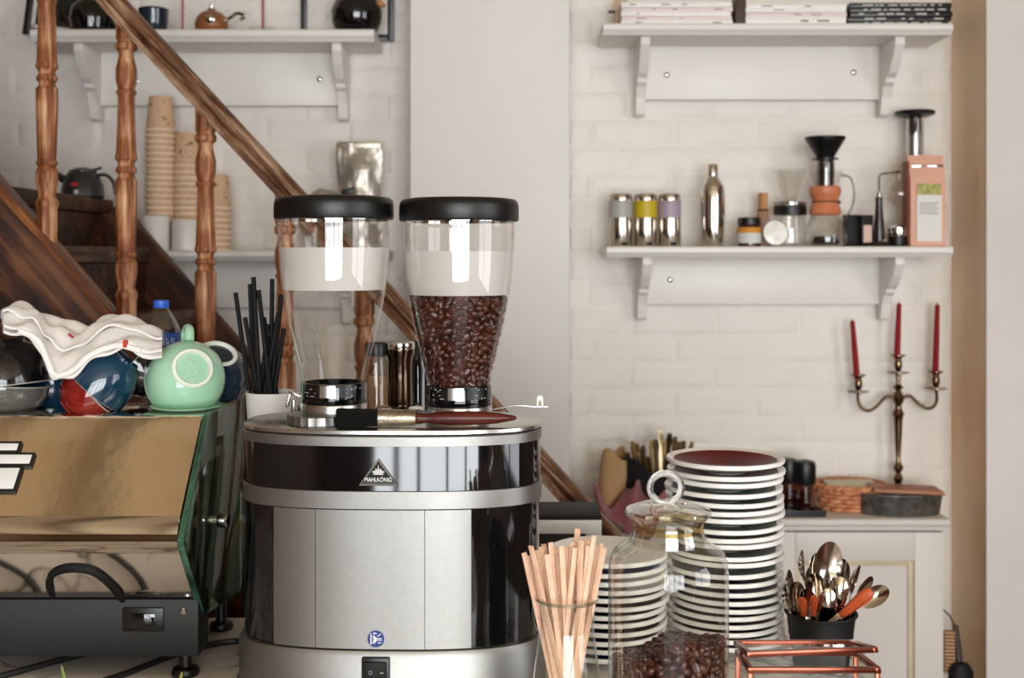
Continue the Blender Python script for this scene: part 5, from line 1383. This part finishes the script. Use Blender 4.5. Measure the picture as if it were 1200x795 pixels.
# wicker basket
d = 3.10; k = d / F
t = T('wicker_basket', 'peach wicker basket with paper inside on the cabinet', 'basket', (wx(995, d), d, KZ))
WK = M('peach_wicker', '#cf8e63', .6, col2='#a8623e', vs=60)
for j in range(5):
    z = .006 + j * 5.2 * k; rr_ = (31 + 1.9 * j) * k
    O('weave_ring', MB().tube([((rr_ + .0028 * math.sin(13 * a + j * PI)) * math.cos(a), (rr_ + .0028 * math.sin(13 * a + j * PI)) * math.sin(a) * .8, z) for a in [2*PI*i/104 for i in range(104)]], 3.0*k, 6, True), WK, t)
for s_ in (0, 1):
    O('braided_rim', MB().tube([((40*k + .004*math.cos(15*a + s_*PI)) * math.cos(a), (40*k + .004*math.cos(15*a + s_*PI)) * math.sin(a) * .8, 27.5*k + .004*math.sin(15*a + s_*PI)) for a in [2*PI*i/150 for i in range(150)]], 2.6*k, 6, True), WK, t)
O('basket_floor', MB().lathe([(0, .002), (32*k, .002), (32*k, .006), (0, .006)], 32, sy=.8), WK, t)
t = T('paper_slips', 'pale paper slips inside the wicker basket', 'paper', (wx(995, d), d, KZ + .007))
O('slip', MB().box((.004, 0, 26*k), (58*k, .070, .002), .0004, rot=Matrix.Rotation(R(6), 4, 'X')), M('pale_slip', '#d8d0b4', .7), t)
O('slip', MB().box((-.006, .004, 22*k), (52*k, .07, .002), .0004, rot=Matrix.Rotation(R(2), 4, 'Y')), M('green_slip', '#b9c3a0', .7), t)
# salt and pepper mills on a black tray
d = 3.06; k = d / F
t = T('mill_tray', 'flat black tray under the salt and pepper mills', 'tray', (wx(930, 3.02), 3.045, KZ))
O('tray', MB().bx(-40*k, 35*k, -.05, .05, 0, .010, .003), BLACK_PLASTIC, t)
O('tray_lip', MB().bx(-40*k, 35*k, -.052, -.046, .008, .016, .001), BLACK_PLASTIC, t)
for px, dy, lb in ((926, .018, 'salt mill with black cap next to the saucers'), (942, -.008, 'pepper mill with black cap on the black tray')):
    t = T('spice_mill', lb, 'mill', (wx(px, 3.06), 3.06 + dy, KZ + .0102), group='salt and pepper mills')
    O('mill_glass', MB().lathe([(r * k, z * k) for r, z in ((0, 0), (11, 0), (11.5, 2), (10.5, 30), (0, 30))], 28), thin_glass('mill_glass', '#b98c78', .15, .6, .02, 1.6), t)
    O('spice', MB().lathe([(r * k, z * k) for r, z in ((0, 1), (9.5, 1), (9, 18), (0, 19))], 24), M('red_spice', '#6e3a2c', .8, col2='#2c1a14', vs=220), t)
    O('cap', MB().lathe([(r * k, z * k) for r, z in ((0, 29), (12, 29), (13, 31), (13, 50), (11.5, 55), (7, 56.5), (0, 57))], 28), BLACK_PLASTIC, t)

# cutlery crate: black cloth-lined holder with many handles, paper bag, pink cloth
d = 3.08; k = d / F
t = T('cutlery_pouch', 'black fabric cutlery pouch behind the saucer stacks', 'pouch', (wx(770, d), d, KZ))
BC = M('black_fabric', '#0d0c0c', .85, bump=.001, bs=200)
def pouchf(u, v):
    a = 2*PI*u; top = (54 + 9*math.sin(2*a + .6) + 5*math.sin(5*a)) * k
    r = (1 + .12*v + .05*math.sin(6*a))
    return Vector((50*k*r*math.cos(a), 22*k*r*math.sin(a), v*top))
O('pouch_wall', MB().grid(pouchf, 48, 10, closed_u=True), BC, t, ang=60)
O('pouch_floor', MB().lathe([(0, .001), (49*k, .001), (49*k, .004), (0, .004)], 32, sy=.44), BC, t)
OLD = M('old_cutlery_steel', '#c9b998', .28, 1.0, col2='#9c8762', vs=30)
def fork_mesh():
    rs = []
    for i in range(11):
        s_ = i / 10; z = s_ * .19; w = .0035 + .0035 * s_ ** 3 + (.002 if i >= 9 else 0); th = .0022
        if i == 10: w *= .6
        rs.append([Vector((-w, -th, z)), Vector((w, -th, z)), Vector((w, th, z)), Vector((-w, th, z))])
    return MB().rings(rs).mesh('fork_handle', 40)
fm = fork_mesh(); fm.materials.append(OLD)
hs = [(716, 528, .5), (726, 540, -.3), (735, 530, .2), (741, 517, .4), (746, 520, -.2), (753, 522, .3), (759, 535, -.5), (764, 516, .25), (769, 515, -.1), (774, 505, .1), (779, 518, .35), (785, 508, -.15), (791, 512, .3), (796, 518, -.3), (801, 517, .2), (811, 518, .45), (730, 545, .6), (748, 532, -.6)]
for i, (px, py, tl) in enumerate(hs):
    dd = 3.08 + .035 * math.sin(i * 2.1)
    tip = W(px, py, dd); foot = Vector((wx(770 + (px - 770) * .75, dd), 3.08 + .02 * math.sin(i * 1.3), KZ + .02))
    v = (tip - foot).normalized()
    o = T('table_knife', 'aged cutlery handle standing in the black pouch', 'cutlery', tip - v * .19, group='cutlery in the black pouch', rot=qz(v) @ Quaternion((0, 0, 1), tl * 2))
    O('handle', fm, None, o)
t = T('paper_bag', 'tan paper bag beside the black cutlery pouch', 'bag', (wx(712, 3.06), 3.06, KZ))
def pb_(u, v):
    a = 2*PI*u; w = 17*k*(1 + .12*math.sin(3*a + v*4)) * (1 - .2 * v * v)
    return Vector((w*math.cos(a) + 9*k*v, w*.9*math.sin(a), v*(68 + 7*math.sin(2*a))*k))
O('bag_wall', MB().grid(pb_, 28, 8, closed_u=True), M('kraft_bag', '#b58f63', .75, bump=.001, bs=60), t, ang=30)
O('bag_floor', MB().lathe([(0, .001), (16*k, .001), (16*k, .003), (0, .003)], 24), M('kraft_bag'), t)
t = T('pink_cloth', 'dusty pink cloth bunched in front of the cutlery pouch', 'cloth', (wx(735, 2.95), 2.99, KZ))
PKC = M('dusty_pink_cloth', '#985a5c', .85, col2='#7c4145', vs=20, sheen=.3)
k3 = 2.95 / F
oc = [(695, 570), (712, 590), (735, 572), (748, 570), (765, 580), (790, 575)]; ob = [(700, 585), (716, 606), (735, 628), (757, 628), (772, 618), (795, 620)]
ta, tb = crv([W(a, b, 3.02) for a, b in oc], 8), crv([W(a, b, 2.93) for a, b in ob], 8)
def clf(u, v):
    i = u*(len(ta)-1); j = min(int(i), len(ta)-2); f_ = i-j
    a = ta[j].lerp(ta[j+1], f_); b = tb[j].lerp(tb[j+1], f_); p = a.lerp(b, v)
    p.z += .010*math.sin(v*9+u*14)+.008*math.sin(u*23)*(1-v); p.y += .018*math.sin(u*21+v*3)
    return p - t.location
o = O('cloth', MB().grid(clf, 48, 18), PKC, t, ang=80); m_ = o.modifiers.new('thick', 'SOLIDIFY'); m_.thickness = .003

# hand brush hanging low by the side wall
t = T('hand_brush', 'dark hand brush with tan bristles by the side wall', 'brush', W(1126, 790, 2.98))
k = 2.98 / F
O('brush_head', MB().lathe([(0, -30*k), (12*k, -28*k), (15*k, -10*k), (14*k, 4*k), (9*k, 12*k), (0, 14*k)], 24, sy=.7), BLACK_MATTE, t)
O('handle', MB().tube([(0, .01, 8*k), (-1*k, .015, 30*k), (-3*k, .02, 54*k)], [4*k, 4*k, 3*k], 10), M('dark_handle', '#3a2c26', .5), t)
O('hook_strap', MB().tube([(-3*k, .02, 52*k), (-3*k, .06, 60*k), (-3*k, .2, 62*k)], .002, 6), BLACK_MATTE, t)
bm2 = MB()
for i in range(12): bm2.box((-11*k, .02, (46 - 4.2*i)*k), (12*k, .02, 2.6*k), .0006)
O('bristle_rows', bm2, M('tan_bristle', '#b58a66', .8), t)['kind'] = 'stuff'
